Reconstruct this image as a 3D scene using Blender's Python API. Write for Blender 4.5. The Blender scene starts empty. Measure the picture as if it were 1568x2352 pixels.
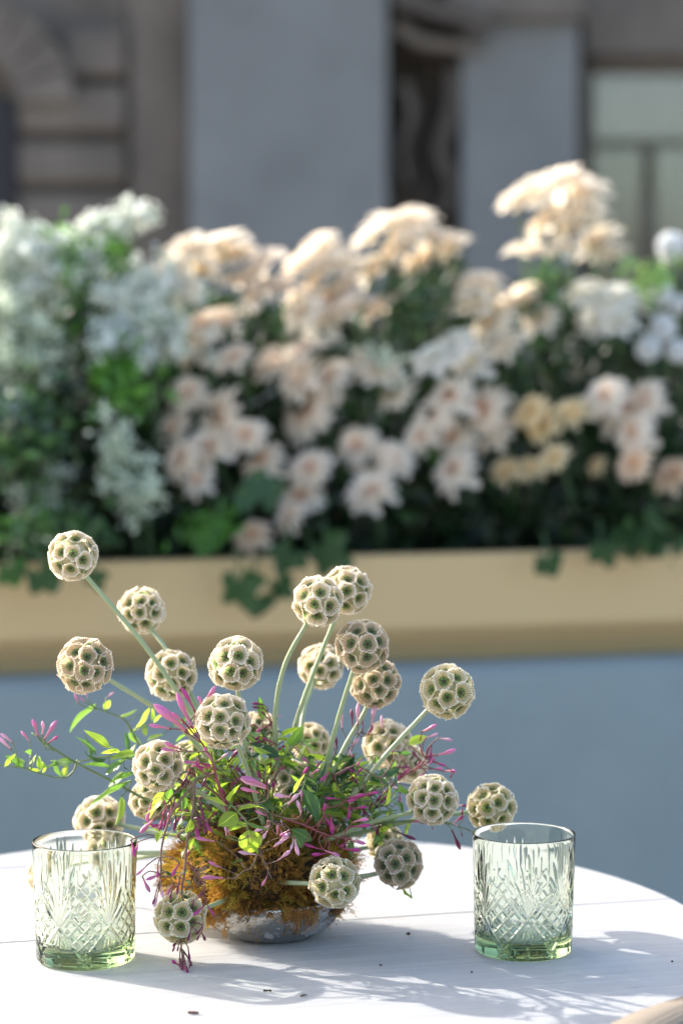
import bpy, math, random
import numpy as np
from mathutils import Vector, Matrix, Quaternion
R = math.radians
random.seed(11)
rng = np.random.default_rng(11)
scene = bpy.context.scene
col = scene.collection

# ------------------------------------------------------------------ camera, sky, sun, exposure
CAMZ, PITCH = 1.232, R(4.25)
cd = bpy.data.cameras.new('camera')
cd.sensor_fit = 'HORIZONTAL'; cd.sensor_width = 24.0; cd.lens = 85.0
cd.clip_start = 0.05; cd.clip_end = 400
cd.dof.use_dof = True; cd.dof.focus_distance = 1.885; cd.dof.aperture_fstop = 3.9; cd.dof.aperture_blades = 0
cam = bpy.data.objects.new('camera', cd); col.objects.link(cam)
cam.location = (0, 0, CAMZ); cam.rotation_euler = (R(90) - PITCH, 0, 0)
scene.camera = cam
SUN_EL = R(29)
SUN_TO = Vector((0.86, -0.51, 0))            # horizontal travel of the light: right and towards the camera
world = bpy.data.worlds.new('World'); scene.world = world; world.use_nodes = True
wn = world.node_tree; wn.nodes.clear()
sky = wn.nodes.new('ShaderNodeTexSky'); sky.sky_type = 'NISHITA'; sky.sun_disc = False
sky.sun_elevation = SUN_EL
sky.sun_rotation = math.atan2(-SUN_TO.x, -SUN_TO.y)
sky.air_density = 1.0; sky.dust_density = 3.0; sky.ozone_density = 0.5
bgn = wn.nodes.new('ShaderNodeBackground'); bgn.inputs[1].default_value = 0.15
won = wn.nodes.new('ShaderNodeOutputWorld')
wn.links.new(sky.outputs[0], bgn.inputs[0]); wn.links.new(bgn.outputs[0], won.inputs[0])
sl = bpy.data.lights.new('sun', 'SUN'); sl.energy = 2.75; sl.angle = R(0.53); sl.color = (1.0, 0.95, 0.89)
sun = bpy.data.objects.new('sun', sl); col.objects.link(sun)
sd = Vector((SUN_TO.x * math.cos(SUN_EL), SUN_TO.y * math.cos(SUN_EL), -math.sin(SUN_EL)))
sun.rotation_euler = sd.to_track_quat('-Z', 'Y').to_euler(); sun.location = (-3, 4, 4)
vs = scene.view_settings
vs.view_transform = 'Standard'; vs.look = 'None'; vs.gamma = 1.0; vs.use_curve_mapping = False
vs.exposure = 1.65
try:
    scene.cycles.use_denoising = True
    scene.cycles.max_bounces = 14; scene.cycles.transmission_bounces = 12; scene.cycles.transparent_max_bounces = 16
    scene.cycles.sample_clamp_indirect = 6.0
except Exception: pass

# ------------------------------------------------------------------ coordinates of the survey (1568 x 2352 units across the frame)
FU = 85.0 / 24.0 * 1568
CP, SP = math.cos(PITCH), math.sin(PITCH)
def ray(x, y):
    X = (x - 784) / FU; Y = -(y - 1176) / FU
    return Vector((X, CP + Y * SP, -SP + Y * CP))
def at(x, y, Y):
    r = ray(x, y); return Vector((0, 0, CAMZ)) + r * (Y / r.y)
def onz(x, y, z):
    r = ray(x, y); return Vector((0, 0, CAMZ)) + r * ((z - CAMZ) / r.z)
TZ = 0.740
def upm(Y): return FU / Y                      # units per metre at distance Y

# ------------------------------------------------------------------ objects
def link(name, me, mat=None, parent=None):
    o = bpy.data.objects.new(name, me); col.objects.link(o)
    if mat is not None and len(me.materials) == 0: me.materials.append(mat)
    if parent is not None: o.parent = parent
    return o
def empty(name, loc=(0, 0, 0)):
    o = bpy.data.objects.new(name, None); col.objects.link(o); o.location = loc; o.empty_display_size = .01
    return o
def tag(o, label=None, cat=None, group=None, kind=None):
    if label: o['label'] = label
    if cat: o['category'] = cat
    if group: o['group'] = group
    if kind: o['kind'] = kind
    return o
def mesh(name, v, f, smooth=False):
    me = bpy.data.meshes.new(name); me.from_pydata([tuple(map(float, p)) for p in v], [], [tuple(map(int, q)) for q in f]); me.update()
    if smooth: me.polygons.foreach_set('use_smooth', [True] * len(me.polygons))
    return me
def npmesh(name, V, F, smooth=False):
    """V (n,3) float, F (m,k) int, all faces with k corners"""
    V = np.asarray(V, np.float32); F = np.asarray(F, np.int32); k = F.shape[1]
    me = bpy.data.meshes.new(name)
    me.vertices.add(len(V)); me.vertices.foreach_set('co', V.ravel())
    me.loops.add(F.size); me.loops.foreach_set('vertex_index', F.ravel())
    me.polygons.add(len(F)); me.polygons.foreach_set('loop_start', np.arange(0, F.size, k, dtype=np.int32))
    me.polygons.foreach_set('loop_total', np.full(len(F), k, np.int32))
    if smooth: me.polygons.foreach_set('use_smooth', np.ones(len(F), bool))
    me.update(calc_edges=True); me.validate()
    return me
def setattr_color(me, name, arr):
    a = me.color_attributes.new(name, 'FLOAT_COLOR', 'POINT')
    a.data.foreach_set('color', np.asarray(arr, np.float32).ravel())
class MB:
    def __init__(s): s.v = []; s.f = []
    def add(s, v, f):
        n = len(s.v); s.v += [tuple(p) for p in v]; s.f += [tuple(i + n for i in q) for q in f]
    def box(s, x0, x1, y0, y1, z0, z1, b=0.0):
        if b <= 0:
            s.add([(x0,y0,z0),(x1,y0,z0),(x1,y1,z0),(x0,y1,z0),(x0,y0,z1),(x1,y0,z1),(x1,y1,z1),(x0,y1,z1)],
                  [(0,3,2,1),(4,5,6,7),(0,1,5,4),(1,2,6,5),(2,3,7,6),(3,0,4,7)])
        else:
            r = []
            for (ax, ay, z) in ((b, b, z0), (0, 0, z0 + b), (0, 0, z1 - b), (b, b, z1)):
                r += [(x0+ax,y0+ay,z),(x1-ax,y0+ay,z),(x1-ax,y1-ay,z),(x0+ax,y1-ay,z)]
            f = [(0,3,2,1),(12,13,14,15)]
            for k in range(3):
                for i in range(4):
                    j = (i+1) % 4; f.append((k*4+i, k*4+j, k*4+4+j, k*4+4+i))
            s.add(r, f)
    def tube(s, pts, rad, n=8, cap=True):
        pts = [Vector(p) for p in pts]; m = len(pts)
        rs = rad if hasattr(rad, '__len__') else [rad] * m
        t0 = (pts[1] - pts[0]).normalized()
        a = t0.orthogonal().normalized(); base = len(s.v)
        for i, p in enumerate(pts):
            t = (pts[min(i+1, m-1)] - pts[max(i-1, 0)]).normalized()
            a = (a - t * a.dot(t)).normalized(); b = t.cross(a)
            for k in range(n):
                w = 2 * math.pi * k / n
                s.v.append(tuple(p + (a * math.cos(w) + b * math.sin(w)) * rs[i]))
        for i in range(m - 1):
            for k in range(n):
                j = (k + 1) % n
                s.f.append((base+i*n+k, base+i*n+j, base+(i+1)*n+j, base+(i+1)*n+k))
        if cap:
            s.f.append(tuple(base + k for k in reversed(range(n)))); s.f.append(tuple(base + (m-1)*n + k for k in range(n)))
    def lathe(s, prof, n=48, c=(0, 0, 0)):
        base = len(s.v)
        for (r, z) in prof:
            for k in range(n):
                w = 2 * math.pi * k / n; s.v.append((c[0]+r*math.cos(w), c[1]+r*math.sin(w), c[2]+z))
        for i in range(len(prof) - 1):
            for k in range(n):
                j = (k+1) % n; s.f.append((base+i*n+k, base+i*n+j, base+(i+1)*n+j, base+(i+1)*n+k))
    def build(s, name, mat, parent=None, smooth=False):
        return link(name, mesh(name, s.v, s.f, smooth), mat, parent)
def spline(pts, n=8):
    P = [Vector(p) for p in pts]; P = [P[0]*2 - P[1]] + P + [P[-1]*2 - P[-2]]; out = []
    for i in range(1, len(P) - 2):
        for k in range(n):
            t = k / n; a, b, c, d = P[i-1], P[i], P[i+1], P[i+2]
            out.append(0.5 * ((2*b) + (c-a)*t + (2*a-5*b+4*c-d)*t*t + (3*b-a-3*c+d)*t**3))
    out.append(P[-2]); return out

# ------------------------------------------------------------------ materials
class NT:
    def __init__(s, name):
        s.m = bpy.data.materials.new(name); s.m.use_nodes = True; s.t = s.m.node_tree; s.t.nodes.clear()
        s.out = s.t.nodes.new('ShaderNodeOutputMaterial')
    def n(s, kind, **kw):
        nd = s.t.nodes.new('ShaderNode' + kind)
        for k, v in kw.items():
            if k.startswith('i_'):
                key = k[2:].replace('_', ' ')
                nd.inputs[int(key) if key.isdigit() else key].default_value = v
            else: setattr(nd, k, v)
        return nd
    def l(s, a, b): s.t.links.new(a, b)
    def math(s, op, a, b=None, c=None):
        nd = s.t.nodes.new('ShaderNodeMath'); nd.operation = op
        for i, x in enumerate((a, b, c)):
            if x is None: continue
            if isinstance(x, (int, float)): nd.inputs[i].default_value = x
            else: s.l(x, nd.inputs[i])
        return nd.outputs[0]
    def mix(s, f, a, b, blend='MIX'):
        nd = s.t.nodes.new('ShaderNodeMix'); nd.data_type = 'RGBA'; nd.blend_type = blend
        for key, x in ((0, f), (6, a), (7, b)):
            if isinstance(x, (int, float)): nd.inputs[key].default_value = x
            elif isinstance(x, tuple): nd.inputs[key].default_value = (x + (1,)) if len(x) == 3 else x
            else: s.l(x, nd.inputs[key])
        return nd.outputs[2]
    def ramp(s, f, stops):
        nd = s.t.nodes.new('ShaderNodeValToRGB'); e = nd.color_ramp.elements
        while len(e) < len(stops): e.new(.5)
        for q, (p, c) in zip(e, stops):
            q.position = p; q.color = (c + (1,)) if isinstance(c, tuple) else (c, c, c, 1)
        s.l(f, nd.inputs[0]); return nd.outputs[0]
    def noise(s, scale, detail=4, rough=.5, vec=None, dist=0.0):
        nd = s.n('TexNoise'); nd.inputs['Scale'].default_value = scale; nd.inputs['Detail'].default_value = detail
        nd.inputs['Roughness'].default_value = rough; nd.inputs['Distortion'].default_value = dist
        if vec is not None: s.l(vec, nd.inputs['Vector'])
        return nd.outputs[0]
    def coord(s, kind='Object', scale=None, rot=None):
        tc = s.n('TexCoord').outputs[kind]
        if scale is None and rot is None: return tc
        mp = s.n('Mapping'); s.l(tc, mp.inputs[0])
        if scale: mp.inputs['Scale'].default_value = scale
        if rot: mp.inputs['Rotation'].default_value = rot
        return mp.outputs[0]
    def bump(s, h, strength=.3, dist=.001):
        b = s.n('Bump'); b.inputs['Strength'].default_value = strength; b.inputs['Distance'].default_value = dist
        s.l(h, b.inputs['Height']); return b.outputs[0]
    def principled(s, color, rough=.6, metal=0.0, normal=None, spec=.5, translucent=0.0, tcol=None, extra=None):
        p = s.n('BsdfPrincipled')
        for key, x in (('Base Color', color), ('Roughness', rough), ('Metallic', metal), ('Specular IOR Level', spec)):
            if isinstance(x, (int, float)): p.inputs[key].default_value = x
            elif isinstance(x, tuple): p.inputs[key].default_value = (x + (1,)) if len(x) == 3 else x
            else: s.l(x, p.inputs[key])
        if normal is not None: s.l(normal, p.inputs['Normal'])
        if extra:
            for k, v in extra.items(): p.inputs[k].default_value = v
        sh = p.outputs[0]
        if translucent > 0:
            t = s.n('BsdfTranslucent'); tc = tcol if tcol is not None else color
            if isinstance(tc, tuple): t.inputs[0].default_value = tc + (1,)
            else: s.l(tc, t.inputs[0])
            mx = s.n('MixShader'); mx.inputs[0].default_value = translucent
            s.l(sh, mx.inputs[1]); s.l(t.outputs[0], mx.inputs[2]); sh = mx.outputs[0]
        s.l(sh, s.out.inputs[0]); return s.m
def simple(name, c, rough=.7, var=.12, scale=30, metal=0.0, spec=.4, bump=0.0, bd=.001):
    t = NT(name); nz = t.noise(scale, 5, .6, t.coord())
    dk = tuple(x * (1 - var) for x in c); lt = tuple(min(1, x * (1 + var)) for x in c)
    cc = t.ramp(nz, [(.3, dk), (.7, lt)])
    nm = t.bump(nz, bump, bd) if bump else None
    return t.principled(cc, rough, metal, nm, spec)
def leafmat(name, a, b, trans=.45, rough=.42, tboost=1.6, spec=.5):
    """object-random colour between a and b, light shining through as a yellower green"""
    t = NT(name); oi = t.n('ObjectInfo'); uv = t.coord('UV')
    sp = t.n('SeparateXYZ'); t.l(uv, sp.inputs[0])
    nz = t.noise(9, 3, .6, t.coord('Object', (60, 60, 60)))
    base = t.mix(oi.outputs['Random'], a, b)
    base = t.mix(t.math('MULTIPLY', nz, .35), base, tuple(x * .55 for x in a))
    mid = t.math('ABSOLUTE', t.math('SUBTRACT', sp.outputs[0], .5))
    vein = t.math('LESS_THAN', mid, .035)
    base = t.mix(t.math('MULTIPLY', vein, .45), base, tuple(min(1, x * 2.2) for x in b))
    tc = t.mix(1.0, base, (tboost * 1.15, tboost * 1.25, tboost * .5), 'MULTIPLY')
    return t.principled(base, rough, 0, None, spec, trans, tc)

M = {}
# whitewashed boards
t = NT('whitewashed_board'); g = t.coord('Object', (1, 1, 1))
st = t.coord('Object', (2.2, 60, 4)); st2 = t.coord('Object', (9, 330, 4))
n1 = t.noise(3.0, 6, .6, st, .3); n2 = t.noise(2.2, 4, .6, st2); n3 = t.noise(900, 2, .5, g); n4 = t.noise(5, 3, .5, g)
st3 = t.coord('Object', (13, 240, 4)); n5 = t.noise(2.0, 2, .5, st3)
c = t.ramp(n1, [(.3, (0.376, 0.376, 0.372)), (.6, (0.456, 0.456, 0.452))])
c = t.mix(t.math('MULTIPLY', t.ramp(n2, [(.35, 1.0), (.5, 0.0)]), .4), c, (0.352, 0.344, 0.328))
chk = t.ramp(n5, [(.245, 1.0), (.275, 0.0)])
c = t.mix(t.math('MULTIPLY', chk, .7), c, (.20, .18, .16))
hgt = t.math('ADD', t.math('MULTIPLY', n2, .6), t.math('MULTIPLY', n3, .5))
hgt = t.math('SUBTRACT', hgt, t.math('MULTIPLY', chk, .8))
hgt = t.math('ADD', hgt, t.math('MULTIPLY', n1, .8))
M['board'] = t.principled(c, t.ramp(n4, [(.3, .42), (.7, .58)]), 0, t.bump(hgt, .9, .0011), .35)
# silvered bowl
t = NT('mercury_glass'); g = t.coord('Object')
a = t.noise(34, 5, .6, g, .4); b = t.noise(420, 3, .6, g); d = t.noise(70, 4, .7, g, .6)
patch = t.ramp(a, [(.55, 0.0), (.58, 1.0)]); spk = t.ramp(d, [(.36, 1.0), (.40, 0.0)])
c = t.mix(patch, (0.352, 0.344, 0.328), t.mix(t.ramp(b, [(.35, 0.0), (.65, 1.0)]), (0.240, 0.240, 0.256), (0.496, 0.496, 0.512)))
c = t.mix(t.math('MULTIPLY', spk, .8), c, (.10, .09, .08))
mt = t.math('SUBTRACT', .95, t.math('MULTIPLY', patch, .55))
rg = t.math('ADD', .045, t.math('MULTIPLY', patch, .38))
M['bowl'] = t.principled(c, rg, mt, t.bump(t.math('ADD', t.math('MULTIPLY', b, t.math('MULTIPLY', patch, .5)), a), .10, .0005), .6)
# scabiosa papery cup: UV.x = angle, UV.y = radius
for nm_, pa_, pb_, gk_ in (('pale', (0.784, 0.716, 0.618), (0.882, 0.844, 0.784), 1.0), ('tan', (0.648, 0.510, 0.353), (0.804, 0.686, 0.539), .85), ('green', (0.725, 0.686, 0.539), (0.844, 0.823, 0.686), 1.12)):
    t = NT('papery_cup_' + nm_); uv = t.coord('UV'); sp = t.n('SeparateXYZ'); t.l(uv, sp.inputs[0]); oi = t.n('ObjectInfo')
    ang = t.math('MULTIPLY', sp.outputs[0], 2 * math.pi * 24)
    ln = t.math('POWER', t.math('ABSOLUTE', t.math('COSINE', t.math('MULTIPLY', ang, .5))), 7.0)
    rad = sp.outputs[1]
    fade = t.ramp(rad, [(.38, 0.0), (.58, 1.0), (.93, .85), (1.0, .25)])
    paper = t.mix(oi.outputs['Random'], pa_, pb_)
    base = t.ramp(rad, [(.16, (.10 * gk_, .20 * gk_, .08)), (.32, (.23 * gk_, .37 * gk_, .14)), (.44, (.13 * gk_, .26 * gk_, .09)), (.54, (.44, .50, .24))])
    paper = t.mix(t.ramp(rad, [(.55, 1.0), (.92, 0.0)]), paper, (.66 * gk_, .58 * gk_, .38)); c = t.mix(t.ramp(rad, [(.44, 0.0), (.58, 1.0)]), base, paper)
    c = t.mix(t.math('MULTIPLY', t.math('MULTIPLY', ln, fade), .85), c, (.13, .075, .045))
    c = t.mix(t.ramp(rad, [(.92, 0.0), (.97, 1.0)]), c, (.93, .91, .87))
    tc = t.mix(1.0, c, (1.12, 1.06, .92), 'MULTIPLY')
    M['cup_' + nm_] = t.principled(c, .6, 0, None, .35, .58, tc)
M['star'] = simple('dark_bristle', (.075, .035, .028), .6, .3, 300)
M['core'] = simple('pod_core', (.50, .46, .30), .8, .3, 200)
t = NT('scabiosa_stem'); oi = t.n('ObjectInfo'); nz = t.noise(60, 4, .6, t.coord('Object', (1, 1, 1)))
c = t.mix(oi.outputs['Random'], (.25, .34, .15), (.34, .41, .23)); c = t.mix(t.math('MULTIPLY', nz, .5), c, (.46, .52, .34))
M['stem'] = t.principled(c, .38, 0, None, .6, .12)
M['leaf_light'] = leafmat('jasmine_leaf_light', (.21, .31, .06), (.33, .42, .09), .5, .36, 1.7)
M['leaf'] = leafmat('jasmine_leaf', (.075, .165, .05), (.15, .25, .07), .4, .34, 1.8, .65)
M['leaf_dark'] = leafmat('jasmine_leaf_dark', (.035, .09, .045), (.06, .13, .07), .3, .36, 1.6)
def budmat(name, tip, basec, trans=.3):
    t = NT(name); uv = t.coord('UV'); sp = t.n('SeparateXYZ'); t.l(uv, sp.inputs[0]); oi = t.n('ObjectInfo')
    nz = t.noise(700, 3, .6, t.coord())
    c = t.mix(t.ramp(sp.outputs[1], [(.0, 0.0), (.55, .55), (.75, 1.0)]), basec, tip)
    c = t.mix(t.math('MULTIPLY', oi.outputs['Random'], .35), c, tuple(x * .55 for x in tip))
    c = t.mix(t.math('MULTIPLY', nz, .25), c, tuple(min(1, x * 1.5) for x in tip))
    return t.principled(c, .34, 0, None, .5, trans)
M['bud'] = budmat('bud_pink', (.64, .22, .45), (.60, .22, .20))
M['bud_pale'] = budmat('bud_pale', (.72, .44, .60), (.64, .34, .32), .35)
M['bud_deep'] = budmat('bud_deep', (.50, .05, .27), (.36, .06, .07), .22)
M['bud_dark'] = budmat('bud_maroon', (.22, .03, .10), (.10, .02, .025), .15)
M['vine'] = simple('vine_brown', (.16, .09, .06), .45, .35, 200, spec=.5)
M['vine_green'] = simple('vine_green', (.13, .18, .06), .42, .3, 200, spec=.5)
M['vine_red'] = simple('vine_red', (.20, .045, .05), .42, .35, 200, spec=.5)
M['calyx'] = simple('calyx', (.20, .06, .05), .5, .3, 300)
t = NT('moss'); at_ = t.n('Attribute'); at_.attribute_name = 'tone'
M['moss'] = t.principled(at_.outputs[0], .75, 0, None, .25, .38, t.mix(1.0, at_.outputs[0], (1.3, 1.15, .7), 'MULTIPLY'))
M['soil'] = simple('moss_base', (.045, .024, .012), .95, .4, 90, bump=.8, bd=.004)
# green cut glass
t = NT('green_cut_glass')
gl = t.n('BsdfGlass'); gl.inputs['Color'].default_value = (.985, 1.0, .975, 1); gl.inputs['Roughness'].default_value = 0.0; gl.inputs['IOR'].default_value = 1.5
tr = t.n('BsdfTransparent'); tr.inputs[0].default_value = (.96, 1.0, .94, 1)
mx = t.n('MixShader'); mx.inputs[0].default_value = .0
t.l(gl.outputs[0], mx.inputs[1]); t.l(tr.outputs[0], mx.inputs[2]); t.l(mx.outputs[0], t.out.inputs[0])
va = t.n('VolumeAbsorption'); va.inputs[0].default_value = (.46, .60, .32, 1); va.inputs[1].default_value = 34
t.l(va.outputs[0], t.out.inputs[1]); M['glass'] = t.m
# linens, planter, building
t = NT('blue_linen'); g = t.coord('Object')
wx = t.noise(1, 2, .5, t.coord('Object', (900, 900, 40))); wz = t.noise(1, 2, .5, t.coord('Object', (40, 40, 900)))
big = t.noise(4, 5, .6, g); slub = t.noise(1, 3, .6, t.coord('Object', (8, 8, 260)))
c = t.mix(t.math('MULTIPLY', t.math('ADD', wx, wz), .5), (0.196, 0.243, 0.250), (0.246, 0.296, 0.304))
c = t.mix(t.ramp(big, [(.38, .0), (.62, .55)]), c, (0.169, 0.212, 0.223)); c = t.mix(t.math('MULTIPLY', slub, .3), c, (0.293, 0.339, 0.362))
M['blue'] = t.principled(c, .85, 0, t.bump(t.math('ADD', wx, wz), .3, .0005), .2, extra={'Sheen Weight': .15})
t = NT('gold_paint'); g = t.coord('Object'); nz = t.noise(5, 4, .5, g); n2 = t.noise(60, 4, .6, g)
c = t.mix(nz, (0.486, 0.352, 0.176), (0.532, 0.398, 0.212)); c = t.mix(t.math('MULTIPLY', n2, .2), c, (0.441, 0.304, 0.137))
M['gold'] = t.principled(c, .42, .05, t.bump(n2, .1, .001), .5)
t = NT('beige_rib'); g = t.coord('Object', (1, 1, 1)); w = t.n('TexWave'); w.inputs['Scale'].default_value = 260; w.bands_direction = 'Z'; t.l(g, w.inputs['Vector'])
nz = t.noise(30, 3, .5, g)
c = t.mix(w.outputs[0], (0.188, 0.161, 0.128), (0.232, 0.203, 0.165)); c = t.mix(t.math('MULTIPLY', nz, .3), c, (0.180, 0.154, 0.120))
M['beige'] = t.principled(c, .9, 0, t.bump(w.outputs[0], .4, .001), .15)
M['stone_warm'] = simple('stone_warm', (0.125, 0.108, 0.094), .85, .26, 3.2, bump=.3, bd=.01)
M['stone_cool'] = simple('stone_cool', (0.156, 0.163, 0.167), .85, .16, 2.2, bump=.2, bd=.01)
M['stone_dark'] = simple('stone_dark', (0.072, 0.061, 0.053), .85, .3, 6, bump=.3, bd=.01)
M['door'] = simple('dark_door', (.010, .010, .016), .5, .3, 6)
M['frame_brown'] = simple('window_wood', (0.076, 0.065, 0.053), .6, .2, 9)
M['blind'] = simple('blind_cloth', (.175, .17, .13), .9, .2, 6)
M['curtain'] = simple('curtain_cloth', (0.182, 0.236, 0.213), .9, .2, 4)
M['paving'] = simple('paving', (.42, .385, .33), .85, .15, 2, bump=.2, bd=.003)
M['wood'] = simple('leg_wood', (.18, .11, .06), .5, .25, 20)
t = NT('window_pane'); gs = t.n('BsdfGlossy'); gs.inputs['Roughness'].default_value = .02; tr = t.n('BsdfTransparent'); fr = t.n('Fresnel')
mx = t.n('MixShader'); t.l(t.math('ADD', fr.outputs[0], .06), mx.inputs[0]); t.l(tr.outputs[0], mx.inputs[1]); t.l(gs.outputs[0], mx.inputs[2]); t.l(mx.outputs[0], t.out.inputs[0]); M['pane'] = t.m

# ================================================================== SETTING
s = MB(); s.box(-60, 60, -40, 90, -.1, 0); tag(s.build('ground', M['paving']), kind='structure')

# ------------------------------------------------------------------ the stone building behind, front at about ten metres
YB = 10.0
bld = empty('stone_building', (0, YB, 0))
tag(bld, 'shaded stone facade with tall flat pilasters behind the flowers, out of focus', 'building')
def bbox_u(x0, x1, y0, y1, Yf, Yb):
    a = at(x0, y0, Yf); b = at(x1, y1, Yf); return (a.x, b.x, Yf - YB, Yb - YB, b.z, a.z)
def part_box(name, mat, x0, x1, y0, y1, Yf, Yb, parent=bld, b=.0, z0=None, z1=None):
    q = list(bbox_u(x0, x1, y0, y1, Yf, Yb))
    if z0 is not None: q[4] = z0
    if z1 is not None: q[5] = z1
    m = MB(); m.box(*q, b=b); return m.build(name, mat, parent)
ZT = 4.6
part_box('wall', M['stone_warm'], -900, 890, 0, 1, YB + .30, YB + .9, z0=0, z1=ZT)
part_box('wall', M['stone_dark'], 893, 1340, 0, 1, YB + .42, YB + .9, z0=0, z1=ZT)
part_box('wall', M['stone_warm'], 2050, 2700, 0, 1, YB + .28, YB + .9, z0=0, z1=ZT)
part_box('pilaster', M['stone_cool'], 432, 889, 0, 1, YB, YB + .29, b=.012, z0=.35, z1=ZT)
part_box('plinth_block', M['stone_cool'], 415, 906, 0, 1, YB - .05, YB + .288, b=.01, z0=0, z1=.348)
part_box('pilaster', M['stone_cool'], 1062, 1328, 0, 1, YB + .12, YB + .41, b=.012, z0=.35, z1=ZT)
part_box('plinth_block', M['stone_cool'], 1045, 1342, 0, 1, YB + .08, YB + .408, b=.01, z0=0, z1=.348)
part_box('pier', M['stone_warm'], 300, 428, 0, 1, YB + .22, YB + .298, z0=0, z1=ZT)
blkme = {}
for (y0, y1) in ((60, 172), (194, 300), (324, 420), (444, 560), (584, 700), (724, 840), (864, 980)):   # rusticated courses left of the pilaster
    for (x0, x1) in ((44, 286), (-700, -440), (-430, -200)):
        if y0 < 190 and x0 == 44: x0 = 150
        part_box('stone_block', M['stone_warm'], x0, x1, y0, y1, YB + .20, YB + .298, b=.02)
# doorway arch at the far left: voussoirs around a dark door
part_box('door', M['door'], -196, 34, 0, 1, YB + .24, YB + .296, z0=0, z1=at(0, 215, YB).z)
ca = at(-70, 235, YB + .16)
for k in range(9):
    a0 = math.pi * (k + .04) / 9; a1 = math.pi * (k + .96) / 9
    m = MB(); ri, ro = .20, .44; vv = []
    for yy in (YB + .14 - YB, YB + .298 - YB):
        for (rr, aa) in ((ri, a0), (ro, a0), (ro, a1), (ri, a1)): vv.append((ca.x + rr*math.cos(aa), yy, ca.z + rr*math.sin(aa)))
    m.add(vv, [(0,1,2,3),(7,6,5,4),(0,4,5,1),(1,5,6,2),(2,6,7,3),(3,7,4,0)]); m.build('voussoir', M['stone_warm'], bld)
# scrolled bracket in the recess between the pilasters
def scroll(pts, w, y0, y1, name, mat):
    P = spline([at(x, y, YB + .3) for (x, y) in pts], 8); m = MB(); n = len(P); vv = []; ff = []
    for i, p in enumerate(P):
        tt = (P[min(i+1, n-1)] - P[max(i-1, 0)]).normalized(); nn = Vector((-tt.z, 0, tt.x)); ww = w * (1 - .45 * i / n)
        for yy in (y0, y1):
            vv += [(p.x + nn.x*ww, yy, p.z + nn.z*ww), (p.x - nn.x*ww, yy, p.z - nn.z*ww)]
    for i in range(n - 1):
        a = i*4; b = a+4; ff += [(a,a+1,b+1,b),(a+2,b+2,b+3,a+3),(a,b,b+2,a+2),(a+1,a+3,b+3,b+1)]
    ff += [(0,2,3,1),(4*n-4,4*n-3,4*n-1,4*n-2)]
    m.add(vv, ff); return m.build(name, mat, bld)
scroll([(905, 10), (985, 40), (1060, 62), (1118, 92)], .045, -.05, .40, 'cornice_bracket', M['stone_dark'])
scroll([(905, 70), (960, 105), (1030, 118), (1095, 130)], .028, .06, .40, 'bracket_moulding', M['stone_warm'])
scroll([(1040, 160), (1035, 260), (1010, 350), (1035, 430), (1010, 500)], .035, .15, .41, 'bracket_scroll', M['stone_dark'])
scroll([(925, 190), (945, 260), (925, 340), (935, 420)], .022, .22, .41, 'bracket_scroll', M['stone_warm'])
part_box('head_moulding', M['stone_warm'], 1030, 1342, -40, 40, YB + .02, YB + .118, b=.01)
# window at the right
wz0, wz1 = at(0, 1000, YB).z, at(0, 148, YB).z
part_box('lintel', M['stone_warm'], 1343, 2048, 0, 1, YB + .22, YB + .9, z0=wz1 + .07, z1=ZT)
part_box('sill', M['stone_cool'], 1343, 2048, 0, 1, YB + .16, YB + .9, z0=wz0 - .2, z1=wz0 - .05)
part_box('wall', M['stone_warm'], 1343, 2048, 0, 1, YB + .26, YB + .9, z0=0, z1=wz0 - .203)
win = part_box('window', M['stone_warm'], 1344, 2046, 0, 1, YB + .36, YB + .40, z0=wz1, z1=wz1 + .068)
part_box('frame_or_gap_bar', M['frame_brown'], 1344, 1362, 0, 1, YB + .35, YB + .42, win, z0=wz0 - .048, z1=wz1 - .002)
part_box('frame_or_gap_bar', M['frame_brown'], 1478, 1498, 430, 1000, YB + .35, YB + .42, win, z0=wz0 - .048, z1=at(0, 430, YB).z)  # dark bar added in place of the shaded gap between the curtains
part_box('frame_or_gap_bar', M['blind'], 1364, 2040, 326, 334, YB + .352, YB + .418, win)
part_box('window_pane', M['pane'], 1364, 1473, 340, 1000, YB + .385, YB + .39, win, z0=wz0 - .046)
part_box('window_pane', M['pane'], 1498, 2040, 340, 1000, YB + .385, YB + .39, win, z0=wz0 - .046)
part_box('window_pane', M['pane'], 1364, 2040, 150, 320, YB + .385, YB + .39, win)
m = MB(); a = at(1364, 150, YB + .5)
for k in range(7):
    z = a.z - k * .045; m.box(a.x, a.x + 1.2, .48 + .006*(k % 2), .50 + .006*(k % 2), z - .044, z)
m.build('blind', M['blind'], win)
def curtain(x0, x1, y0, Yc, mat):
    a = at(x0, y0, Yc); b = at(x1, y0, Yc); n = 60; vv = []; ff = []
    for i in range(n + 1):
        x = a.x + (b.x - a.x) * i / n; y = Yc - YB + .02 * math.sin(i * 1.1)
        vv += [(x, y, wz0 - .05), (x, y, a.z), (x, y + .004, wz0 - .05), (x, y + .004, a.z)]
    for i in range(n):
        q = i*4; ff += [(q, q+4, q+5, q+1), (q+2, q+3, q+7, q+6)]
    mm = MB(); mm.add(vv, ff); return mm.build('curtain', mat, win, True)
curtain(1350, 1468, 330, YB + .56, M['curtain']); curtain(1512, 2040, 330, YB + .56, M['curtain'])
part_box('room_wall', M['stone_dark'], 1343, 2048, 0, 1, YB + .85, YB + .899, z0=0.3, z1=wz1 + .069)

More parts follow.
